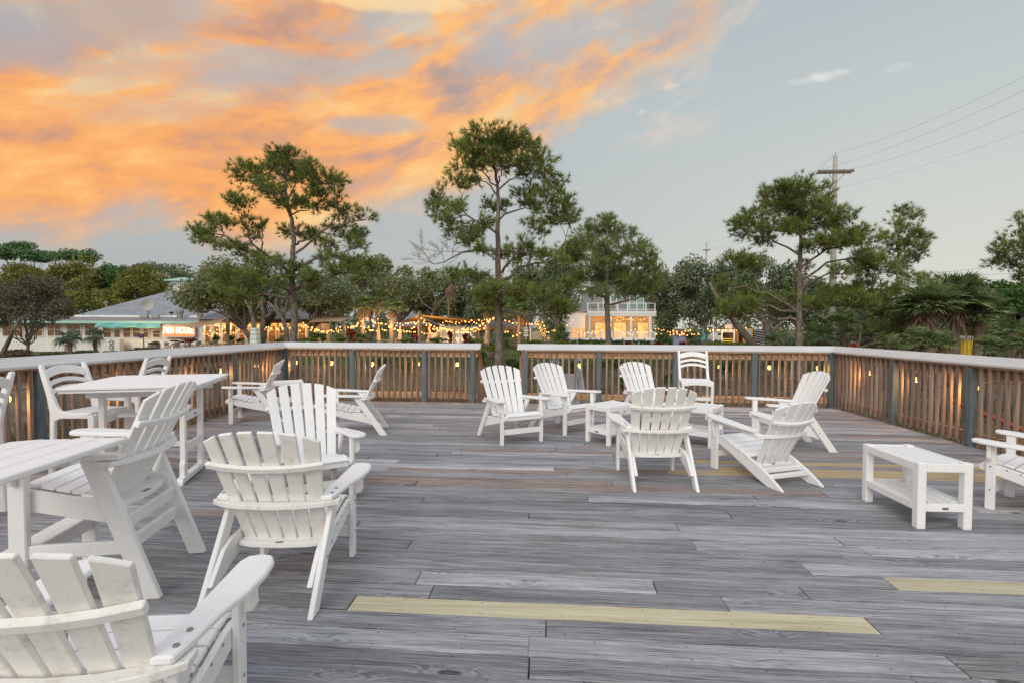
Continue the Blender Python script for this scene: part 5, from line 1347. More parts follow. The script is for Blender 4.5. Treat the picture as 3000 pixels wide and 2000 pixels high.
# ------------------------------------------------------------------ two-storey house
YH = 64.0; gH = gz(5, YH) - .05
hs = thing('two_storey_house', 'grey shingled two-storey house with white balcony and lit porch doors', 'house', (at(1790, 1000, YH).x, YH, gH))
M_shing = mat('grey_shingle_siding', (.30, .31, .345), (.37, .38, .41), scale=14, detail=3, rough=.85, bump=.2, stretch=(1, 1, 2.4))
M_tan = mat('tan_porch_wall', (.36, .28, .19), (.42, .34, .24), rough=.8)
M_tealc = mat('teal_curtain_pane', (.16, .27, .25), (.32, .45, .42), scale=3, rough=.2, spec=.5, stretch=(4, 1, .3))
M_glow = mat('glowing_interior', (.5, .25, .1), (1, .6, .25), scale=1.4, detail=4, rough=.3, emit=(1, .42, .12), estr=.55)
def hx(u): return at(u, 900, YH).x
def hz(v): return at(1790, v, YH).z
part('upper_wall', MB().box(hx(1662), hx(1917), YH + .9, YH + 8, hz(912), hz(838)), M_shing, hs)
# courses of shingles
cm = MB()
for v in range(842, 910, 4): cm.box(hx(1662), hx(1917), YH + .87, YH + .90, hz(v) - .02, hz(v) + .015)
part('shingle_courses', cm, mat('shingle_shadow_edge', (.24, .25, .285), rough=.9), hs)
part('gable', MB().extr([Vector((hx(1735), YH + .9, hz(838))), Vector((hx(1917), YH + .9, hz(838))), Vector((hx(1826), YH + .9, hz(800)))], (0, .2, 0)), M_shing, hs)
part('roof', MB().extr([Vector((hx(1935), YH + .2, hz(852))), Vector((hx(1826), YH + .2, hz(797))), Vector((hx(1826), YH + .2, hz(793))), Vector((hx(1938), YH + .2, hz(848)))], (0, 8, 0))
     .extr([Vector((hx(1700), YH + .2, hz(856))), Vector((hx(1826), YH + .2, hz(797))), Vector((hx(1826), YH + .2, hz(793))), Vector((hx(1697), YH + .2, hz(852)))], (0, 8, 0)), M_trim, hs)
part('rear_roof', MB().extr([Vector((hx(1655), YH + 2.2, hz(836))), Vector((hx(1800), YH + 2.2, hz(836))), Vector((hx(1790), YH + 8, hz(808))), Vector((hx(1680), YH + 8, hz(808)))], (0, 0, -.12)), mat('light_metal_roof', (.50, .51, .52), rough=.5), hs)
part('lower_wall', MB().box(hx(1718), hx(1917), YH + 1.2, YH + 8, gH, hz(924)), M_tan, hs)
part('side_wall', MB().box(hx(1903), hx(1917), YH + .6, YH + 1.19, gH, hz(924)), mat('pale_grey_siding', (.42, .43, .44), (.46, .47, .48), rough=.8), hs)
part('left_wall', MB().box(hx(1664), hx(1717), YH + 1.2, YH + 8, gH, hz(912)), M_trim, hs)
part('balcony_floor', MB().box(hx(1720), hx(1919), YH - .9, YH + .89, hz(921), hz(912)), M_trim, hs, bevel=.02)
part('porch_ceiling_beam', MB().box(hx(1720), hx(1919), YH - .85, YH - .6, hz(927), hz(921.2)), M_trim, hs)
part('porch_floor', MB().box(hx(1664), hx(1919), YH - 1.0, YH + 1.19, hz(996), hz(991)), M_trim, hs)
for u in (1724, 1783, 1844, 1900, 1663):
    part('porch_column', MB().box(hx(u), hx(u + 5.5), YH - .8, YH - .5, hz(991), hz(927 if u > 1700 else 926)), M_trim, hs)
for u0, u1 in ((1746, 1774), (1800, 1831), (1870, 1898)):
    w_ = window(hs, u0, u1, 949, 990, YH + 1.19, M_glow, bars=1, fw=2.0, hbar=False, name='french_door')
for u0, u1 in ((1676, 1694), (1699, 1713)):
    window(hs, u0, u1, 960, 990, YH + 1.19, M_glow, bars=0, fw=1.5, hbar=False)
window(hs, 1789, 1805, 866, 905, YH + .89, M_tealc, bars=0, fw=2.4)
window(hs, 1845, 1884, 868, 906, YH + .89, M_tealc, bars=1, fw=2.6, hbar=False, name='sliding_door')
window(hs, 1693, 1700, 864, 884, YH + .89, M_glassd, bars=0)
window(hs, 1768, 1774, 864, 905, YH + .89, M_glassd, bars=0)
for u in (1675, 1737, 1822, 1900): wallbox('wall_lamp', u - 1.5, u + 1.5, 869, 873, YH + .75, .12, mat('lamp_glow', (.9, .9, .9), emit=(1, .9, .75), estr=.8), hs)
part('balcony_rail', MB().box(hx(1718), hx(1918), YH - .84, YH - .74, hz(890.5), hz(888.5)).box(hx(1718), hx(1918), YH - .84, YH - .74, hz(908), hz(906.5)), M_trim, hs)
for u in (1719, 1749, 1776, 1806, 1834, 1861, 1887, 1913): part('balcony_post', MB().box(hx(u), hx(u + 3.2), YH - .88, YH - .72, hz(912), hz(888)), M_trim, hs)
wm = MB()
for v in (893, 896, 899, 902, 905): wm.tube([(hx(1719), YH - .79, hz(v)), (hx(1915), YH - .79, hz(v))], .012, 3)
part('cable_infill', wm, M_metal, hs)
part('porch_rail', MB().box(hx(1664), hx(1918), YH - .95, YH - .85, hz(973.5), hz(971)).box(hx(1664), hx(1918), YH - .95, YH - .85, hz(991), hz(989.5)), M_trim, hs)
for k in range(9): part('rail_post', MB().box(hx(1664 + k * 31.2), hx(1668 + k * 31.2), YH - 1.0, YH - .82, hz(996), hz(971)), M_trim, hs)
bm_ = MB()
for k in range(62): bm_.box(hx(1666 + k * 4.08), hx(1667.2 + k * 4.08), YH - .92, YH - .88, hz(989.5), hz(973.5))
part('porch_balusters', bm_, M_trim, hs, kind='stuff')
for k in range(5): part('pier', MB().box(hx(1668 + k * 60), hx(1675 + k * 60), YH - .9, YH - .4, gH, hz(996.1)), mat('tan_pier', (.3, .26, .2)), hs)
part('bracket', MB().beam((hx(1919), YH + .4, hz(863)), (hx(1931), YH + .4, hz(853)), .1, .1), M_trim, hs)
for u in (1742, 1796): 
    p = at(u, 905, YH); part('deck_box', MB().box(p.x - .3, p.x + .3, YH + .2, YH + .6, hz(910), hz(898)), mat('wicker', (.25, .2, .16)), hs)

# ------------------------------------------------------------------ gazebos, sails, screens
def gazebo(label, u0, u1, vr, ve, Y, mt, vt=None):
    t = thing('gazebo', label, 'gazebo', (at((u0 + u1) / 2, 1000, Y).x, Y, gz(0, Y)))
    A = at(u0, ve, Y - 1.6); B = at(u1, ve, Y - 1.6); C = at((u0 + u1) / 2, vr, Y + 1)
    x0, x1 = A.x, B.x; z = A.z
    vs = [(x0, Y - 1.6, z), (x1, Y - 1.6, z), (x1, Y + 3.4, z), (x0, Y + 3.4, z), (C.x - .25, Y + 1, C.z), (C.x + .25, Y + 1, C.z)]
    part('roof', MB().add(vs, [(0, 1, 5, 4), (1, 2, 5), (2, 3, 4, 5), (3, 0, 4), (3, 2, 1, 0)]), mt, t)
    part('eave', MB().box(x0, x1, Y - 1.66, Y - 1.6, z - .16, z + .02), M_brown, t)
    for k in (0.08, .5, .92):
        for yy in (Y - 1.4, Y + 3.1):
            xx = x0 + (x1 - x0) * k; part('post', MB().box(xx - .09, xx + .09, yy - .09, yy + .09, t.location.z, z - .02), M_brown, t)
    return t
gazebo('grey peaked gazebo roof left of the tan sail, behind the fan palms', 1157, 1270, 919, 958, 46, M_mroof)
gazebo('dark grey gazebo roof behind the central pine trunk', 1392, 1520, 937, 960, 44, mat('dark_canvas_roof', (.10, .095, .09), (.14, .13, .13), rough=.8))
M_sail = mat('tan_shade_cloth', (.42, .30, .19), (.50, .37, .25), scale=.6, rough=.9)
M_sailo = mat('ochre_shade_cloth', (.44, .29, .12), (.52, .35, .16), scale=.6, rough=.9)
def sail(label, c4, mt, posts=()):
    """c4: four corners (u, v, Y), edges curve inwards"""
    P = [at(*q) for q in c4]; t = thing('shade_sail', label, 'shade sail', P[0], 0, 'shade sails over the patio')
    n = 10; ctr = sum(P, Vector()) / 4; vs = []; fs = []
    for i in range(n + 1):
        for j in range(n + 1):
            a_, b_ = i / n, j / n
            p = P[0].lerp(P[1], a_).lerp(P[3].lerp(P[2], a_), b_)
            pull = .16 * (4 * a_ * (1 - a_) * abs(1 - 2 * b_) ** 2 + 4 * b_ * (1 - b_) * abs(1 - 2 * a_) ** 2)
            vs.append(p.lerp(ctr, min(.5, pull)))
    N1 = n + 1
    for i in range(n):
        for j in range(n): fs.append((i * N1 + j, (i + 1) * N1 + j, (i + 1) * N1 + j + 1, i * N1 + j + 1))
    k0 = len(vs); vs += [v + Vector((0, 0, -.02)) for v in vs]; fs += [tuple(i + k0 for i in f[::-1]) for f in fs[:]]
    part('cloth', MB().add(vs, fs), mt, t, smooth=True)
    for (u, vt, Y, r) in posts:
        top = at(u, vt, Y); part('post', MB().tube([(top.x, top.y, gz(top.x, top.y)), top], r, 8), mat('weathered_post', (.16, .12, .085), (.27, .21, .15), scale=6, rough=.85), t)
sail('tan shade sail hanging left over the neon sign', [(678, 929, 40), (500, 952, 43), (560, 963, 38), (650, 945, 37)], M_sail, [(667, 932, 39, .13)])
sail('tan shade sail with a high left peak, right of the left pine', [(921, 914, 44), (905, 945, 41), (1000, 943, 39), (1050, 930, 42)], M_sail, [(1008, 940, 39, .10), (1060, 925, 42, .12)])
sail('ochre shade sail tied to the tall post in the middle of the patio', [(1229, 922, 40), (1160, 943, 44), (1290, 946, 46), (1260, 941, 42)], M_sailo, [(1229, 912, 40, .14), (1146, 940, 40, .13)])
sail('wide ochre shade sail spanning from the tall post towards the central pine', [(1231, 922, 40), (1410, 938, 42), (1330, 948, 46), (1270, 940, 47)], M_sailo, [])
sail('pale shade sail low behind the wide ochre one', [(1250, 934, 46), (1415, 939, 47), (1370, 952, 50), (1290, 950, 49)], M_sail, [])
scr = thing('outdoor_screen', 'pale blue-grey wall panel between white columns on the patio', 'screen', at(1323, 1020, 43))
wallbox('panel', 1294, 1355, 957, 988, 43, .12, mat('blue_grey_panel', (.33, .40, .44), (.40, .47, .50), rough=.8), scr)
wallbox('column', 1288, 1293.5, 951, 1000, 42.9, .25, M_trim, scr); wallbox('column', 1355.5, 1361, 957, 1000, 42.9, .25, M_trim, scr)
wallbox('base', 1294, 1355, 988.3, 1004, 42.9, .3, M_trim, scr)
rk = random.Random(9)
for (l, pts) in (('pile of pale rocks left of the blue-grey panel', [(1266, 990, 14), (1276, 982, 10), (1284, 972, 6), (1260, 999, 12)]), ('white rock spill right of the blue-grey panel', [(1368, 966, 5), (1374, 974, 5), (1381, 982, 5), (1388, 990, 6)])):
    t = thing('rock_pile', l, 'rocks', at(pts[0][0], 1005, 42.5))
    for (u, v, r) in pts:
        mb = MB().sphere(at(u, v, 42.5), r * 42.5 / FPX, 8, 6, .8)
        mb.v = [tuple(Vector(q) + Vector((rk.uniform(-1, 1), rk.uniform(-1, 1), rk.uniform(-1, 1))) * r * .004) for q in mb.v]
        part('rock', mb, mat('pale_rock', (.45, .42, .36), (.62, .58, .50), scale=3, rough=.9), t)
# closed umbrellas
for (u, vt, vb, Y, mt, l) in ((1110, 953, 998, 40, M_sail, 'closed beige umbrella among the fan palms'), (1172, 958, 996, 40, M_sail, 'closed pale umbrella leaning beside the ochre sail'), (1258, 950, 993, 41, M_sail, 'closed tan umbrella left of the rock pile'),
                             (1423, 962, 1006, 38, M_sail, 'closed cream umbrella left of the central pine trunk'), (1331, 960, 1008, 38, M_sail, 'thin closed umbrella in front of the blue-grey panel'), (2061, 962, 998, 36, mat('teal_umbrella', (.10, .33, .30), rough=.8), 'closed teal umbrella right of the blue booth')):
    t = thing('closed_umbrella', l, 'umbrella', at(u, vb + 14, Y), 0, 'closed patio umbrellas'); k = Y / FPX
    c = at(u, vb, Y); h = (vb - vt) * k
    mb = MB().lathe((c.x, c.y, c.z), [(5.5 * k, 0), (6.5 * k, h * .06), (5 * k, h * .35), (3.2 * k, h * .7), (1.2 * k, h * .97), (.3 * k, h)], 9)
    mb.v = [(p[0] + .05 * math.sin(p[2] * 9), p[1], p[2]) for p in mb.v]
    part('canopy', mb, mt, t); g0 = at(u, vb, Y); part('pole', MB().tube([(g0.x, g0.y, gz(g0.x, g0.y)), (g0.x, g0.y, c.z + h + .1)], .03, 6), M_metal, t)
# pallet tower painted white and mint
pt = thing('pallet_tower', 'tapering tower of white and mint boards in front of the forked trunk', 'tower', at(748, 1010, 34))
for i in range(12):
    k = i / 12; wv = 11 - 5 * k * .75; v1 = 1012 - i * 4.3
    A = at(748 - wv, v1, 34); B = at(748 + wv, v1 - 3.5, 34)
    part('board', MB().box(A.x, B.x, 34 - .25, 34 + .25, A.z, B.z), mat('mint_board', (.42, .66, .58), rough=.7) if i % 3 == 1 else M_trim, pt)
# blue booth, signpost, gate
bo = thing('blue_booth', 'small blue booth with flowers on top, right of the house', 'booth', at(1992, 1020, 45))
wallbox('wall', 1973, 2010, 982, 1022, 45, 1.2, mat('blue_paint', (.17, .23, .36), (.22, .29, .43), rough=.7), bo)
wallbox('post', 2010.5, 2013, 980, 1022, 44.9, .12, M_brown, bo)
fl = MB(); leafy(fl, at(1990, 976, 45), .62, .4, .28, 500, .05, random.Random(3), 8); part('flowers', fl, foliage('pink_flowers', (.35, .08, .07), (.55, .22, .2), 4), bo)
sp_ = thing('signpost', 'white signpost with green boards near the lit shrub', 'signpost', at(1541, 1012, 42))
wallbox('post', 1540, 1542, 955, 1000, 42, .1, M_trim, sp_)
for i, v in enumerate((960, 967, 974, 981)): wallbox('board', 1533 + i % 2 * 2, 1547 + i % 2, v, v + 4, 41.93, .05, M_mint if i % 2 == 0 else M_trim, sp_)
gt = thing('wooden_gate', 'pale wooden gate and fence right of the signpost', 'gate', at(1580, 1000, 44))
for i in range(10):
    u = 1558 + i * 3.2; wallbox('picket', u, u + 2.6, 972 - 3 * math.sin(i * .35), 996, 44, .05, mat('pale_timber', (.42, .35, .26), (.50, .43, .33), rough=.8), gt)
wallbox('post', 1552, 1556, 958, 1000, 44, .2, M_trim, gt); wallbox('post', 1594, 1600, 974, 1000, 44, .2, MATS['pale_timber'], gt); wallbox('lintel', 1545, 1562, 956, 958.5, 44, .2, M_brown, gt)
# carts and vehicles right
bob = thing('snack_stand', 'small stand with a grey roof sign and yellow tape between white posts', 'stand', at(2135, 1005, 40))
wallbox('roof', 2113, 2153, 966, 974, 40, 2, mat('stand_grey', (.42, .42, .44)), bob); wallbox('sign_board', 2124, 2146, 951, 963, 40, .1, mat('stand_sign', (.45, .42, .40), (.52, .49, .46)), bob)
wallbox('back_wall', 2117, 2150, 975, 1001, 42, .1, mat('stand_dark', (.05, .04, .035), (.18, .10, .05), scale=2), bob)
for u in (2114, 2150): wallbox('post', u, u + 3, 966, 1004, 39.9, .12, M_trim, bob)
for v in (992, 998): wallbox('tape', 2117, 2150, v, v + 1.8, 39.86, .01, mat('yellow_tape', (.7, .6, .05)), bob)
wallbox('post', 2089, 2091.5, 960, 1012, 39.9, .1, M_trim, bob)
trk = thing('orange_tram', 'orange and black tram body with a large window behind the leaning trunk', 'tram', at(2190, 1005, 42))
wallbox('body', 2160, 2206, 962, 1004, 42, 2.2, mat('orange_paint', (.55, .25, .06), rough=.4), trk)
wallbox('window', 2164, 2176, 968, 1002, 41.96, .05, mat('tram_dark', (.02, .02, .02), rough=.2), trk); wallbox('window', 2183, 2202, 965, 988, 41.96, .05, mat('tram_glass', (.35, .42, .44), rough=.1), trk)
tr2 = thing('black_trailer', 'black slatted trailer side right of the orange tram', 'trailer', at(2222, 1005, 42))
wallbox('panel', 2208, 2244, 970, 1004, 42, .2, M_black, tr2)
for i in range(6): part('slat', MB().beam(at(2208, 966 + i * 7, 41.95), at(2244, 974 + i * 7, 41.95), .05, .08), mat('slat_grey', (.25, .25, .27)), tr2)
sv = thing('white_car', 'white car parked behind the snack stand', 'car', at(2100, 1000, 46))
A = at(2092, 1000, 46); k = 46 / FPX
part('body', MB().extr([A + Vector((a * k, 0, b * k)) for a, b in ((0, 2), (0, 14), (6, 18), (10, 26), (24, 26), (26, 2))], (0, 1.8, 0)), mat('white_car_paint', (.6, .62, .64), rough=.3), sv, bevel=.05)
part('window', MB().extr([A + Vector((a * k, -.02, b * k)) for a, b in ((8, 18), (11, 24), (22, 24), (22, 18))], (0, .03, 0)), M_glassd, sv)
for a in (5, 20): part('wheel', MB().extr([A + Vector(((a + 3.5 * math.cos(t * PI / 6)) * k, -.04, (3.5 * math.sin(t * PI / 6) + 2) * k)) for t in range(12)], (0, .2, 0)), M_black, sv)
yc = thing('yellow_container', 'bright yellow container door glimpsed under the big palms', 'container', at(2840, 1020, 22))
wallbox('body', 2815, 2866, 991, 1042, 22, 2, mat('yellow_paint', (.72, .48, .05), (.78, .54, .08), rough=.5), yc, bevel=.01)
wallbox('roof_edge', 2813, 2868, 985, 990.7, 21.95, 2.1, mat('container_white', (.6, .6, .58)), yc)
for u in (2822, 2834, 2846, 2858): wallbox('rib', u, u + 2, 997, 1038, 21.97, .03, MATS['yellow_paint'], yc)
wallbox('name_band', 2822, 2858, 993, 996, 21.97, .03, mat('band_grey', (.5, .5, .45)), yc)
for (u, v, Y, l) in ((2500, 1015, 24, 'orange and white traffic cone below the utility pole'), (2274, 1014, 27, 'orange traffic cone left of the right-hand pine trunk')):
    c = at(u, v, Y); c.z = at(u, v + 6, Y).z; t = thing('traffic_cone', l, 'traffic cone', c)
    part('cone', MB().lathe(c, [(.15, .02), (.11, .22), (.03, .62)], 10), mat('cone_orange', (.75, .12, .03), rough=.5), t)
    part('band', MB().lathe(c, [(.112, .24), (.085, .36)], 10), M_trim, t); part('base', MB().cbox(c + Vector((0, 0, .01)), .38, .38, .03), M_black, t)
    part('mound', MB().lathe((c.x, c.y, gz(c.x, c.y)), [(.4, -.2), (.28, c.z - gz(c.x, c.y) - .02), (.02, c.z - gz(c.x, c.y) - .01)], 8), mat('pedestal_earth', (.06, .05, .035)), t)

# utility poles and wires
def pole(label, u, vt, Y, r, arms):
    top = at(u, vt, Y); zb = gz(top.x, Y)
    t = thing('utility_pole', label, 'utility pole', (top.x, Y, zb), 0, 'utility poles')
    part('pole', MB().tube([(top.x + .05, Y, zb), (top.x, Y, top.z)], [r * 1.5, r * .85], 12), mat('pale_pole', (.36, .34, .31), (.46, .44, .41), scale=1.5, rough=.8, stretch=(4, 4, .5)), t, smooth=True)
    for (dv, half) in arms:
        c = at(u, vt + dv, Y); k = Y / FPX
        for dy in (-r * 1.1, r * 1.1): part('crossarm', MB().box(c.x - half * k, c.x + half * k, Y + dy - .05, Y + dy + .05, c.z - .07, c.z + .07), mat('crossarm_wood', (.2, .16, .13)), t)
        for s_ in (-1, 1): part('brace', MB().beam((c.x + s_ * half * k * .55, Y - r, c.z - .05), (c.x, Y - r, c.z - .8 * half * k * .9), .03, .03), M_metal, t)
        for q in (-.95, -.5, .5, .95): part('insulator', MB().lathe((c.x + half * k * q, Y, c.z + .07), [(.04, 0), (.06, .06), (.03, .16)], 8), M_metal, t)
    part('top_pin', MB().tube([top, top + Vector((0, 0, .28))], .02, 5), M_metal, t)
pole('tall pale utility pole with a double crossarm behind the right-hand pine', 2447, 458, 35, .15, [(46, 46)])
pole('small distant utility pole above the dark oaks', 2070, 711, 108, .16, [(22, 10)])
def wire(label, a, b, sag, r=.013):
    r *= .45
    a, b = at(*a), at(*b); pts = []
    for i in range(25):
        k = i / 24; p = a.lerp(b, k); p.z -= sag * 4 * k * (1 - k); pts.append(p)
    solo('power_line', label, 'wire', MB().tube(pts, r, 4), mat('wire_dark', (.22, .22, .23), rough=.6), 'power lines', base=tuple(a))
wire('upper power line from the pole top to the upper right', (2447, 452, 35), (3150, 150, 20), .35)
wire('second power line rising right from the crossarm tip', (2492, 497, 35), (3150, 250, 20), .35)
wire('third power line rising right from below the crossarm', (2449, 552, 35), (3150, 330, 20), .25, .009)
wire('power line rising right from the left crossarm tip', (2405, 497, 35), (3150, 195, 20), .35)
wire('power line between the pole tops, highest', (2447, 452, 35), (2070, 708, 108), 1.6, .016)
wire('power line between the crossarms, left', (2405, 500, 35), (2061, 730, 108), 1.6, .016)
wire('power line between the crossarms, right', (2490, 500, 35), (2079, 730, 108), 1.6, .016)
wire('low cable crossing to the right edge, upper', (2447, 800, 35), (3200, 730, 24), .5, .018)
wire('low cable crossing to the right edge, middle', (2447, 812, 35), (3200, 790, 26), .12, .018)
wire('low thick cable crossing to the right edge, lowest', (2447, 815, 35), (3200, 818, 28), .05, .022)
wire('lowest cable just above the palm tops', (2447, 838, 35), (3200, 848, 28), .05, .014)

# ------------------------------------------------------------------ festoon lights over the patio
BULB_ME = MB().sphere((0, 0, 0), .047, 8, 6, 1.1).mesh('bulb', smooth=True); BULB_ME.materials.append(M_bulbs)
def festoon(label, a, b, Ya, Yb, sag_px, step=7.5, seed=0):
    rg = random.Random(seed + int(a[0])); A = at(*a, Ya); B = at(*b, Yb); n = max(3, int(math.hypot(b[0] - a[0], (b[1] - a[1])) / step))
    t = thing('festoon_light', label, 'string lights', A, 0, 'festoon lights over the patio')
    sg_ = sag_px * (Ya + Yb) / 2 / FPX
    def P(k): p = A.lerp(B, k); p.z -= sg_ * 4 * k * (1 - k); return p
    part('cable', MB().tube([P(i / 16) for i in range(17)], .012, 3), M_black, t)
    for i in range(n):
        k = (i + .5 + rg.uniform(-.25, .25)) / n; p = P(k)
        o = link('bulb', BULB_ME, None, t); o.location = p - A + Vector((0, rg.uniform(-.3, .3), -.08 - rg.random() ** 3 * .25)); s_ = rg.uniform(.7, 1.2); o.scale = (s_, s_, s_)
F = [('low row along the dining wing left of its post', (592, 966), (668, 952), 42, 40, 6), ('row above the dining wing windows', (592, 972), (740, 946), 41, 41, 12),
     ('row from the pallet tower to the left pine', (748, 945), (850, 950), 40, 38, 9), ('second row right of the pallet tower', (752, 955), (848, 962), 41, 40, 3),
     ('steep row just right of the left pine trunk', (874, 960), (900, 940), 38, 40, 2), ('descending row from the tan sail peak', (892, 941), (925, 968), 40, 40, 2),
     ('long bright row beneath the right tan sail', (905, 950), (1008, 944), 40, 39, 20), ('second long row beneath the right tan sail', (915, 960), (1060, 944), 41, 41, 14),
     ('row rising to the first palm trunk', (1008, 955), (1072, 922), 39, 40, 12), ('row between the first and second palms', (1060, 950), (1110, 928), 40, 41, 16),
     ('crossing row in front of the palms, high', (1070, 925), (1146, 945), 40, 40, 8), ('crossing row in front of the palms, low', (1068, 962), (1150, 950), 41, 40, 8),
     ('sagging row between the two patio posts', (1146, 948), (1229, 930), 40, 40, 30), ('upper row between the two patio posts', (1146, 943), (1229, 938), 40, 40, 3),
     ('third row between the patio posts, dim', (1150, 958), (1270, 968), 43, 43, 6), ('row falling right from the tall post', (1232, 926), (1292, 962), 40, 42, 6),
     ('long sagging row along the ochre sail', (1240, 940), (1448, 928), 42, 38, 28), ('long low row in front of the blue-grey panel', (1290, 955), (1420, 958), 41, 40, 14),
     ('row rising to the central pine trunk', (1355, 962), (1450, 924), 40, 30, 10), ('straight high row behind the central pine', (1295, 938), (1446, 932), 44, 40, 2),
     ('sagging row right of the central pine trunk', (1472, 952), (1528, 962), 30, 38, 16), ('high row right of the central pine', (1476, 935), (1580, 946), 36, 42, 4),
     ('steep row falling to the gate', (1588, 938), (1600, 965), 42, 42, 0), ('row crossing the lit shrub', (1600, 967), (1660, 945), 42, 44, 6),
     ('row rising left of the house porch', (1632, 960), (1680, 928), 44, 50, 10), ('row in front of the porch left bay', (1670, 965), (1780, 962), 50, 48, 6), ('second row in front of the porch left bay', (1700, 975), (1785, 955), 50, 48, 3),
     ('row under the porch ceiling', (1786, 925), (1900, 930), 60, 60, 2), ('second row under the porch ceiling', (1790, 932), (1850, 926), 59, 59, 6), ('row from the pine across the porch doors', (1786, 945), (1855, 978), 36, 50, 4),
     ('low row on the porch rail, right', (1855, 960), (1912, 966), 52, 50, 7), ('small sagging loop right of the house', (1915, 968), (1942, 968), 46, 46, 9), ('row right of the house above the hedge', (1916, 958), (2030, 964), 46, 42, 5),
     ('row above the blue booth', (1965, 962), (2020, 970), 43, 43, 6), ('wide row towards the snack stand', (1960, 975), (2068, 972), 42, 40, 2), ('row over the snack stand', (2068, 960), (2192, 956), 40, 38, 6)]
for i, (l, a, b, ya, yb, sg_) in enumerate(F):
    festoon('warm festoon bulbs, ' + l, a, b, ya, yb, sg_, step=7.0 if i < 20 else 9.5, seed=i)
# fairy lights wrapped round a small shrub by the gate
fy = thing('fairy_light_shrub', 'small tree wrapped in yellow fairy lights behind the gate', 'fairy lights', at(1590, 1005, 43))
rf = random.Random(5); fm = MB()
for i in range(90):
    k = rf.random(); u = 1572 + 32 * k + rf.uniform(-6, 6); v = 945 + 45 * k + rf.uniform(-7, 7); fm.sphere(at(u, v, 43 + rf.uniform(-.3, .3)), .024, 4, 3)
part('fairy_bulbs', fm, mat('fairy_bulb', (1, .7, .3), emit=(1, .5, .10), estr=2.5), fy, kind='stuff')
part('stem', MB().tube([at(1604, 1005, 43), at(1596, 975, 43), at(1578, 945, 43)], [.10, .08, .05], 6), M_barko, fy)
# fixtureless point lights added for the warm glow of porches and patio
def glow(u, v, Y, e, r=.6):
    ld = bpy.data.lights.new('added_patio_glow', 'POINT'); ld.energy = e; ld.color = (1, .52, .20); ld.shadow_soft_size = r
    lo = bpy.data.objects.new('added_patio_glow', ld); COL.objects.link(lo); lo.location = at(u, v, Y)
for (u, v, Y, e) in ((620, 952, 46.8, 120), (700, 952, 46.8, 120), (800, 952, 46.8, 130), (890, 952, 46.8, 130), (960, 960, 40, 120), (1070, 950, 39.5, 150), (1140, 955, 39.5, 130), (1210, 958, 40, 150), (1270, 960, 41, 110), (1370, 958, 40, 110), (1440, 955, 38, 60), (1520, 955, 37, 90), (1600, 965, 41, 60),
                     (1750, 935, 64, 60), (1815, 935, 64, 60), (1880, 935, 64, 60), (1700, 965, 60, 35), (1985, 968, 43, 50), (2130, 972, 39, 70), (370, 958, 49.5, 45), (430, 958, 49.5, 45)):
    glow(u, v, Y, e)

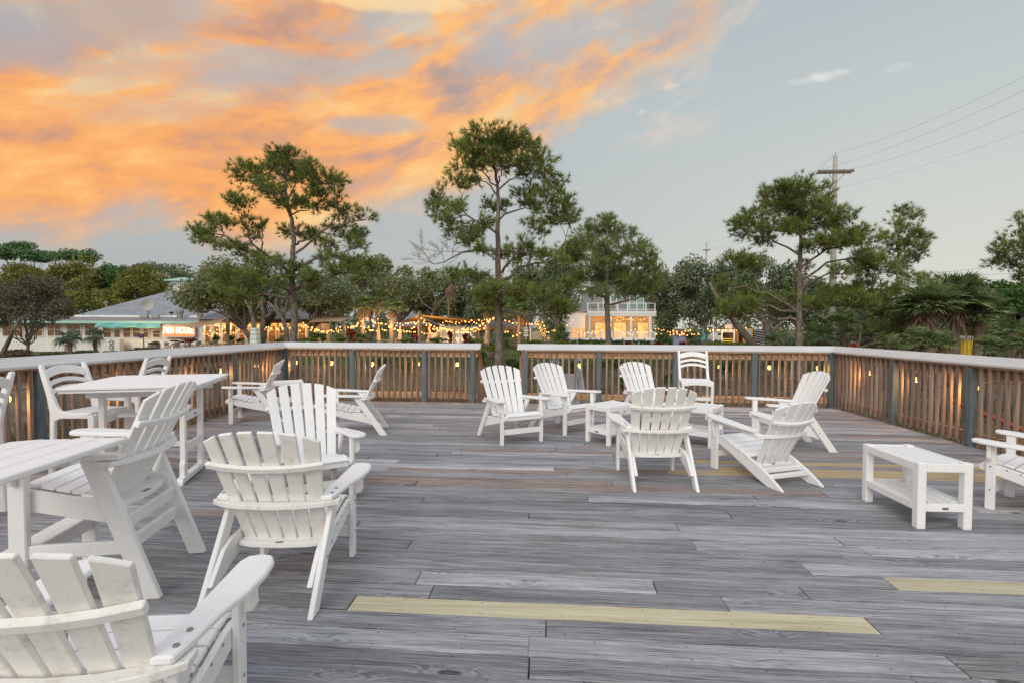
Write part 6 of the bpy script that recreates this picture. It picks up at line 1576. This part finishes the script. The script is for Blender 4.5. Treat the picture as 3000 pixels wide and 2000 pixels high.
# ------------------------------------------------------------------ patio furniture seen small, hedges, shrubs
def shrub(label, u, v, ru, rv, Y, mt, seed, n=900, size=.05, group='shrubs', name='shrub', cat='shrub', onground=False):
    rg = random.Random(seed); c = at(u, v, Y); k = Y / FPX
    mb = MB(); leafy(mb, c, ru * k, ru * k * .8, rv * k, n, size, rg, 12, lo=-.8)
    zb = gz(c.x, c.y)
    if c.z - rv * k > zb: # fill down to the ground
        mb2 = Vector((c.x, c.y, (c.z + zb) / 2)); leafy(mb, mb2, ru * k * .8, ru * k * .7, (c.z - zb) / 2 + .05, n // 2, size, rg, 8, lo=-1)
    o = solo(name, label, cat, mb, mt, group, base=(c.x, c.y, zb))
    return o
hedges = [(60, 1040, 70, 16, 34, M_grassd, 'dry brown hedge at the far left under the oak'), (190, 1036, 60, 15, 36, M_shrub, 'dark low hedge left of the small palms'), (300, 1034, 80, 10, 38, M_shrub, 'low hedge below the air conditioner'), (430, 1025, 70, 8, 40, M_grassd, 'low brownish hedge below the blue oval sign'),
          (540, 997, 42, 8, 46, M_red, 'reddish hedge beneath the neon sign'), (448, 1008, 22, 8, 44, M_shrub, 'planter shrub by the patio edge'),
          (632, 990, 10, 10, 45, M_shrub, 'potted shrub before the dining wing, left'), (677, 990, 10, 9, 45, M_shrub, 'potted shrub before the dining wing, right'), (705, 996, 14, 8, 44, M_lime, 'lime shrub before the dining wing'),
          (826, 996, 18, 9, 40, M_lime, 'olive shrub right of the left pine trunk'), (920, 982, 14, 10, 38, M_shrub, 'round green shrub, left, under the long bright row of bulbs'), (946, 984, 12, 10, 38, M_shrub, 'round green shrub, right, under the long bright row of bulbs'),
          (900, 998, 40, 8, 36, M_lime, 'low lime hedge behind the white cap, left'), (1000, 990, 24, 9, 38, M_lime, 'lime hedge below the right tan sail'), (1030, 978, 16, 12, 40, M_red, 'dark red shrub left of the first palm'), (1060, 985, 18, 10, 39, M_shrub, 'green shrub at the foot of the palms'),
          (1210, 975, 22, 9, 44, M_shrub, 'dark hedge beneath the grey gazebo'), (1215, 990, 12, 9, 40, M_red, 'red-leaved plant left of the tall post'), (1190, 996, 24, 8, 39, M_shrub, 'green planting left of the tall post'), (1320, 982, 9, 12, 39, M_red, 'bright red-leaved plant in front of the blue-grey panel'), (1362, 986, 8, 9, 39, M_red, 'red-leaved plant right of the blue-grey panel'), (1285, 996, 26, 7, 39, M_shrub, 'low planting before the rocks'), (1390, 998, 30, 7, 40, M_shrub, 'low planting left of the central pine'),
          (1482, 985, 16, 12, 40, M_shrub, 'green shrub right of the central pine trunk'), (1560, 1001, 28, 8, 34, M_lime, 'lime hedge right of the gap, left part'), (1645, 1003, 22, 8, 35, M_lime, 'lime hedge right of the gap, right part'),
          (1640, 975, 26, 26, 42, M_shrub, 'tall dark shrub left of the house porch'), (1700, 1002, 26, 8, 50, M_shrub, 'shrubs under the porch, left'), (1750, 1003, 26, 8, 50, M_shrub, 'shrubs under the porch beside the pine'), (1812, 1003, 24, 8, 50, M_shrub, 'shrubs under the porch, middle'), (1842, 1006, 10, 8, 46, M_red, 'red plant under the porch'), (1880, 1004, 26, 8, 48, M_shrub, 'shrubs under the porch, right'),
          (1945, 992, 30, 20, 46, M_shrub, 'green hedge left of the blue booth'), (1925, 1008, 14, 7, 40, M_red, 'red plant right of the house'), (2035, 985, 30, 20, 42, M_oakd, 'dark shrub mass right of the blue booth'), (1998, 1006, 8, 6, 40, M_red, 'small red plant against the blue booth'), (2130, 1008, 60, 7, 34, M_lime, 'trimmed pale hedge in front of the snack stand'),
          (2330, 990, 50, 24, 36, M_oakd, 'dark undergrowth behind the right-hand pine trunk'), (2430, 1000, 60, 22, 34, M_oakd, 'dark undergrowth below the utility pole'), (2600, 990, 70, 30, 30, M_oakd, 'dark undergrowth behind the slender pine'), (2740, 1005, 90, 30, 26, M_oakd, 'dark undergrowth behind the big palms'), (2920, 985, 80, 40, 27, M_dg, 'dense undergrowth at the right edge')]
for i, (u, v, ru, rv, Y, mt, l) in enumerate(hedges):
    shrub(l, u, v, ru, rv, Y, mt, 400 + i, n=int(260 + ru * rv * 1.3), size=.075 if Y > 30 else .06, group='hedges and shrubs on the patio')
# round shrubs on the slope seen through and beside the railing
sl = [(1412, 1040, 17, 13, 23, 'round dark shrub seen through the gap, left'), (1494, 1062, 15, 13, 22, 'round dark shrub beside the central pine trunk, low'), (1515, 1072, 20, 16, 21, 'round shrub behind the right section start'),
      (1690, 1072, 26, 16, 21, 'round shrub behind the far railing near the second bulb'), (1810, 1062, 20, 12, 23, 'round shrub behind the far railing, upslope'), (1830, 1092, 26, 16, 19, 'round shrub behind the far railing, middle'), (1770, 1062, 14, 9, 24, 'small round shrub far up the slope'), (1850, 1130, 30, 24, 17, 'bright bush behind the far railing balusters'),
      (1960, 1105, 18, 13, 20, 'small round shrub right of the middle bush'), (2130, 1068, 26, 13, 22, 'dark shrub behind the lone ladder-back chair'), (1190, 1075, 24, 14, 21, 'round shrub behind the left far railing section'), (1120, 1055, 24, 11, 23, 'round shrub up the slope behind the left far section'), (720, 1075, 24, 14, 20, 'green shrub behind the left railing corner'), (600, 1080, 40, 18, 18, 'green shrub behind the left railing')]
for i, (u, v, ru, rv, Y, l) in enumerate(sl):
    shrub(l, u, v, ru, rv, Y, M_shrub, 500 + i, n=1000, size=.045, group='round shrubs on the slope')
# barrel planter in the gap
bp = thing('barrel_planter', 'half-barrel planter with grasses seen in the gap', 'planter', at(1436, 1052, 26))
c = at(1436, 1048, 26); part('barrel', MB().lathe((c.x, c.y, c.z), [(.19, 0), (.24, .15), (.245, .32), (.23, .33)], 14), mat('barrel_wood', (.14, .09, .06), (.24, .17, .12), scale=7), bp)
for z in (.06, .16, .26): part('hoop', MB().lathe((c.x, c.y, c.z + z), [(.25, 0), (.252, .02)], 14), M_metal, bp)
gm = MB(); leafy(gm, (c.x, c.y, c.z + .5), .25, .25, .28, 300, .05, random.Random(1), 8); part('plants', gm, M_lime, bp)
part('mound', MB().lathe((c.x, c.y, gz(c.x, c.y) - .1), [(.6, 0), (.3, c.z - gz(c.x, c.y) + .08), (.05, c.z - gz(c.x, c.y) + .09)], 10), mat('pedestal_earth', (.06, .05, .035)), bp)
bp2 = thing('metal_planter', 'round galvanized planter with dark plants by the blue oval sign', 'planter', at(456, 1018, 42))
c = at(456, 1022, 42); part('tub', MB().lathe((c.x, c.y, c.z), [(.36, 0), (.37, .38), (.34, .38)], 14), M_metal, bp2)
gm = MB(); leafy(gm, (c.x, c.y, c.z + .48), .36, .36, .2, 240, .06, random.Random(2), 8); part('plants', gm, M_grassd, bp2)
# cafe tables and chairs, a few pixels each
rc = random.Random(12)
M_chairg = mat('grey_cafe_metal', (.33, .33, .33), rough=.5); M_redt = mat('red_cafe_metal', (.55, .06, .05), rough=.5); M_wtab = mat('weathered_cafe_wood', (.28, .23, .18), rough=.8)
def cafe(u, v, Y, mt, kind, l, grp, rz):
    c = at(u, v, Y); t = thing('cafe_' + kind, l, kind, (c.x, c.y, c.z - .75 if kind == 'table' else c.z - .45), rz, grp)
    z0 = gz(c.x, c.y) - t.location.z
    if kind == 'table':
        lpart('top', MB().box(-.45, .45, -.35, .35, .71, .75), mt, t)
        for sx in (-1, 1):
            for sy in (-1, 1): lpart('leg', MB().box(sx * .38 - .02, sx * .38 + .02, sy * .28 - .02, sy * .28 + .02, min(0, z0), .71), mt, t)
    else:
        lpart('seat', MB().box(-.2, .2, -.2, .2, .42, .46), mt, t); lpart('backrest', MB().box(-.2, .2, -.2, -.17, .55, .88), mt, t)
        for sx in (-1, 1):
            for sy in (-1, 1): lpart('leg', MB().beam((sx * .22, sy * .22, min(0, z0)), (sx * .17, sy * .18, .45 if sy > 0 else .86), .03, .03), mt, t)
spots = [(505, 1011, 44, 'r'), (535, 1012, 43, 'g'), (562, 1010, 44, 'r'), (600, 1008, 43, 'w'), (650, 1006, 42, 'w'), (690, 1006, 42, 'w'), (780, 1005, 41, 'w'), (1130, 996, 41, 'w'), (1180, 1002, 40, 'w'), (1240, 1000, 40, 'w'), (1300, 1002, 40, 'w'), (1370, 1001, 41, 'w'), (1670, 1008, 44, 'w'), (1810, 1010, 42, 'w'), (1890, 1010, 42, 'w')]
names = ['under the neon sign, left', 'under the neon sign, middle', 'under the neon sign, right', 'right of the neon sign', 'before the dining wing post', 'before the dining wing doors', 'between pallet tower and pine', 'among the fan palms', 'left of the tall post', 'right of the tall post', 'before the rock pile', 'right of the blue-grey panel', 'left of the house porch', 'before the porch middle', 'before the porch right bay']
for i, ((u, v, Y, k), nm) in enumerate(zip(spots, names)):
    cafe(u, v, Y, M_redt if k == 'r' else M_wtab, 'table', ('red' if k == 'r' else 'wooden') + ' cafe table ' + nm, 'cafe tables on the patio', rc.uniform(-.3, .3))
    for s_, nn_ in ((-1, 'its left'), (1, 'its right')):
        cafe(u + s_ * 14 + rc.uniform(-2, 2), v + 5, Y + rc.uniform(-.4, .4), M_chairg, 'chair', 'grey cafe chair on %s side of the table %s' % (nn_.split()[1], nm), 'cafe chairs on the patio', s_ * PI / 2 + rc.uniform(-.5, .5))

# reeds, dry grass and brush round the deck
rr = random.Random(15)
def blades(regions, name, mt, label, cat, w=.006):
    vs = []; fs = []
    for (x0, x1, y0, y1, n, h0, h1) in regions:
        for i in range(n):
            x = rr.uniform(x0, x1); y = rr.uniform(y0, y1); z = gz(x, y) - .03; h = rr.uniform(h0, h1); lx = rr.gauss(0, .16) * h; ly = rr.gauss(0, .12) * h
            th = rr.uniform(0, PI); wx, wy = math.cos(th) * w, math.sin(th) * w; k = len(vs)
            m_ = (x + lx * .35, y + ly * .35, z + h * .6)
            vs += [(x - wx, y - wy, z), (x + wx, y + wy, z), (m_[0] + wx * .8, m_[1] + wy * .8, m_[2]), (m_[0] - wx * .8, m_[1] - wy * .8, m_[2]), (x + lx, y + ly, z + h * (1 - .12 * abs(lx)))]
            fs += [(k, k + 1, k + 2, k + 3), (k + 3, k + 2, k + 4)]
    stuff(name, MB().add(vs, fs), mt, label, cat)
blades([(-4.9, -1.5, 10.0, 12.5, 2600, 1.3, 2.25), (-6.5, -1.7, 12, 15, 1800, .9, 1.8), (3.0, 6.5, 10.2, 13, 1300, .9, 1.9), (.6, 3.0, 10.2, 13, 380, .8, 1.8), (-.8, 1.0, 10.5, 13.5, 160, .5, 1.3),
        (5.6, 9.0, 1.5, 10, 2400, .9, 1.9), (-9, -5.6, 2.0, 10, 1800, .8, 1.7)], 'dry_reeds', M_reed, 'pale dry reeds growing tall just outside the deck railings', 'reeds', .0055)
blades([(-9, 9, 12, 24, 11000, .12, .5), (-14, -5.5, 2, 16, 9000, .2, .85), (5.7, 14, 2, 16, 9000, .2, .85), (-5, 5, 10, 12.5, 3500, .15, .6)], 'dry_grass', M_grassd, 'low brown grass on the slope and beside the deck', 'grass', .009)
bs = MB()
for i in range(150):
    sx = rr.choice([-1, 1]); x = sx * rr.uniform(6, 12); y = rr.uniform(3, 20)
    leafy(bs, (x, y, gz(x, y) + .25), .7, .6, rr.uniform(.3, .8), 110, .05, rr, 6, lo=-.5)
for i in range(60):
    x = rr.uniform(-9, 9); y = rr.uniform(11, 20)
    leafy(bs, (x, y, gz(x, y) + .1), .4, .4, .22, 50, .04, rr, 5, lo=-.3)
stuff('low_brush', bs, M_oakg, 'greyish low brush round the deck', 'brush')
lw = MB(); vs = []; fs = []
for i in range(26000):
    x = rr.uniform(-16, 24); y = rr.uniform(24, 46); z = gz(x, y); k = len(vs); h = rr.uniform(.06, .16)
    vs += [(x - .02, y, z), (x + .02, y, z), (x + rr.uniform(-.04, .04), y + rr.uniform(-.03, .03), z + h)]; fs.append((k, k + 1, k + 2))
stuff('lawn_grass', lw.add(vs, fs), M_shrub, 'short green lawn between the slope and the patio', 'grass')
# stairs that leave the deck through the gap
stp = thing('wooden_stairs', 'brown timber stairs with leaning handrails going down through the gap', 'stairs', (-.92, FY, -1.4))
for i in range(7):
    y0 = FY + i * .28; z = -.02 - (i + 1) * .18
    part('tread', MB().box(-1.30, -.56, y0 + .02, y0 + .30, z - .04, z), M_rail, stp)
for x in (-1.33, -.53):
    part('handrail', MB().beam((x, FY + .1, .98), (x, FY + 2.1, -.30), .04, .09), M_raily, stp)
    part('stringer', MB().beam((x, FY + .05, -.12), (x, FY + 2.1, -1.43), .04, .24), M_raily, stp)
    for k in range(10):
        y = FY + .2 + k * .19; z1 = .98 - (y - FY - .1) * .64
        o = part('baluster', MB().box(x - .018, x + .018, y - .018, y + .018, z1 - .95, z1 - .03), M_bal, stp)
# grey ramp rails seen through the far railing
rp = thing('grey_ramp', 'weathered grey boardwalk ramp seen through the far railing right of the gap', 'ramp', (.3, 12, -1.4))
part('deck_boards', MB().extr([Vector((-.15, 11.2, -.62)), Vector((.75, 11.2, -.62)), Vector((.85, 15.5, .05)), Vector((.35, 15.5, .05))], (0, 0, -.05)), mat('ramp_grey', (.20, .22, .25), (.30, .32, .35), scale=4, rough=.8, stretch=(8, .6, 1)), rp)
for x0, x1 in ((-.2, .32), (.78, .9)):
    part('rail', MB().beam((x0, 11.1, .0), (x1, 15.5, .75), .05, .1), MATS['ramp_grey'], rp)
    for k in range(3):
        y = 11.2 + k * 2.0; xx = x0 + (x1 - x0) * (y - 11.1) / 4.4; part('post', MB().box(xx - .05, xx + .05, y - .05, y + .05, -1.5, .05 + (y - 11.1) * .17), MATS['ramp_grey'], rp)
# red hose line in the brush right of the deck
solo('red_pipe', 'reddish pipe running through the brush behind the right railing', 'pipe', MB().tube([(6.4, 5.4, -.35), (6.5, 6.4, -.15), (7.0, 7.6, -.12), (6.9, 9.2, .2)], .035, 8), mat('red_pipe_paint', (.42, .10, .07), rough=.6), smooth=True)
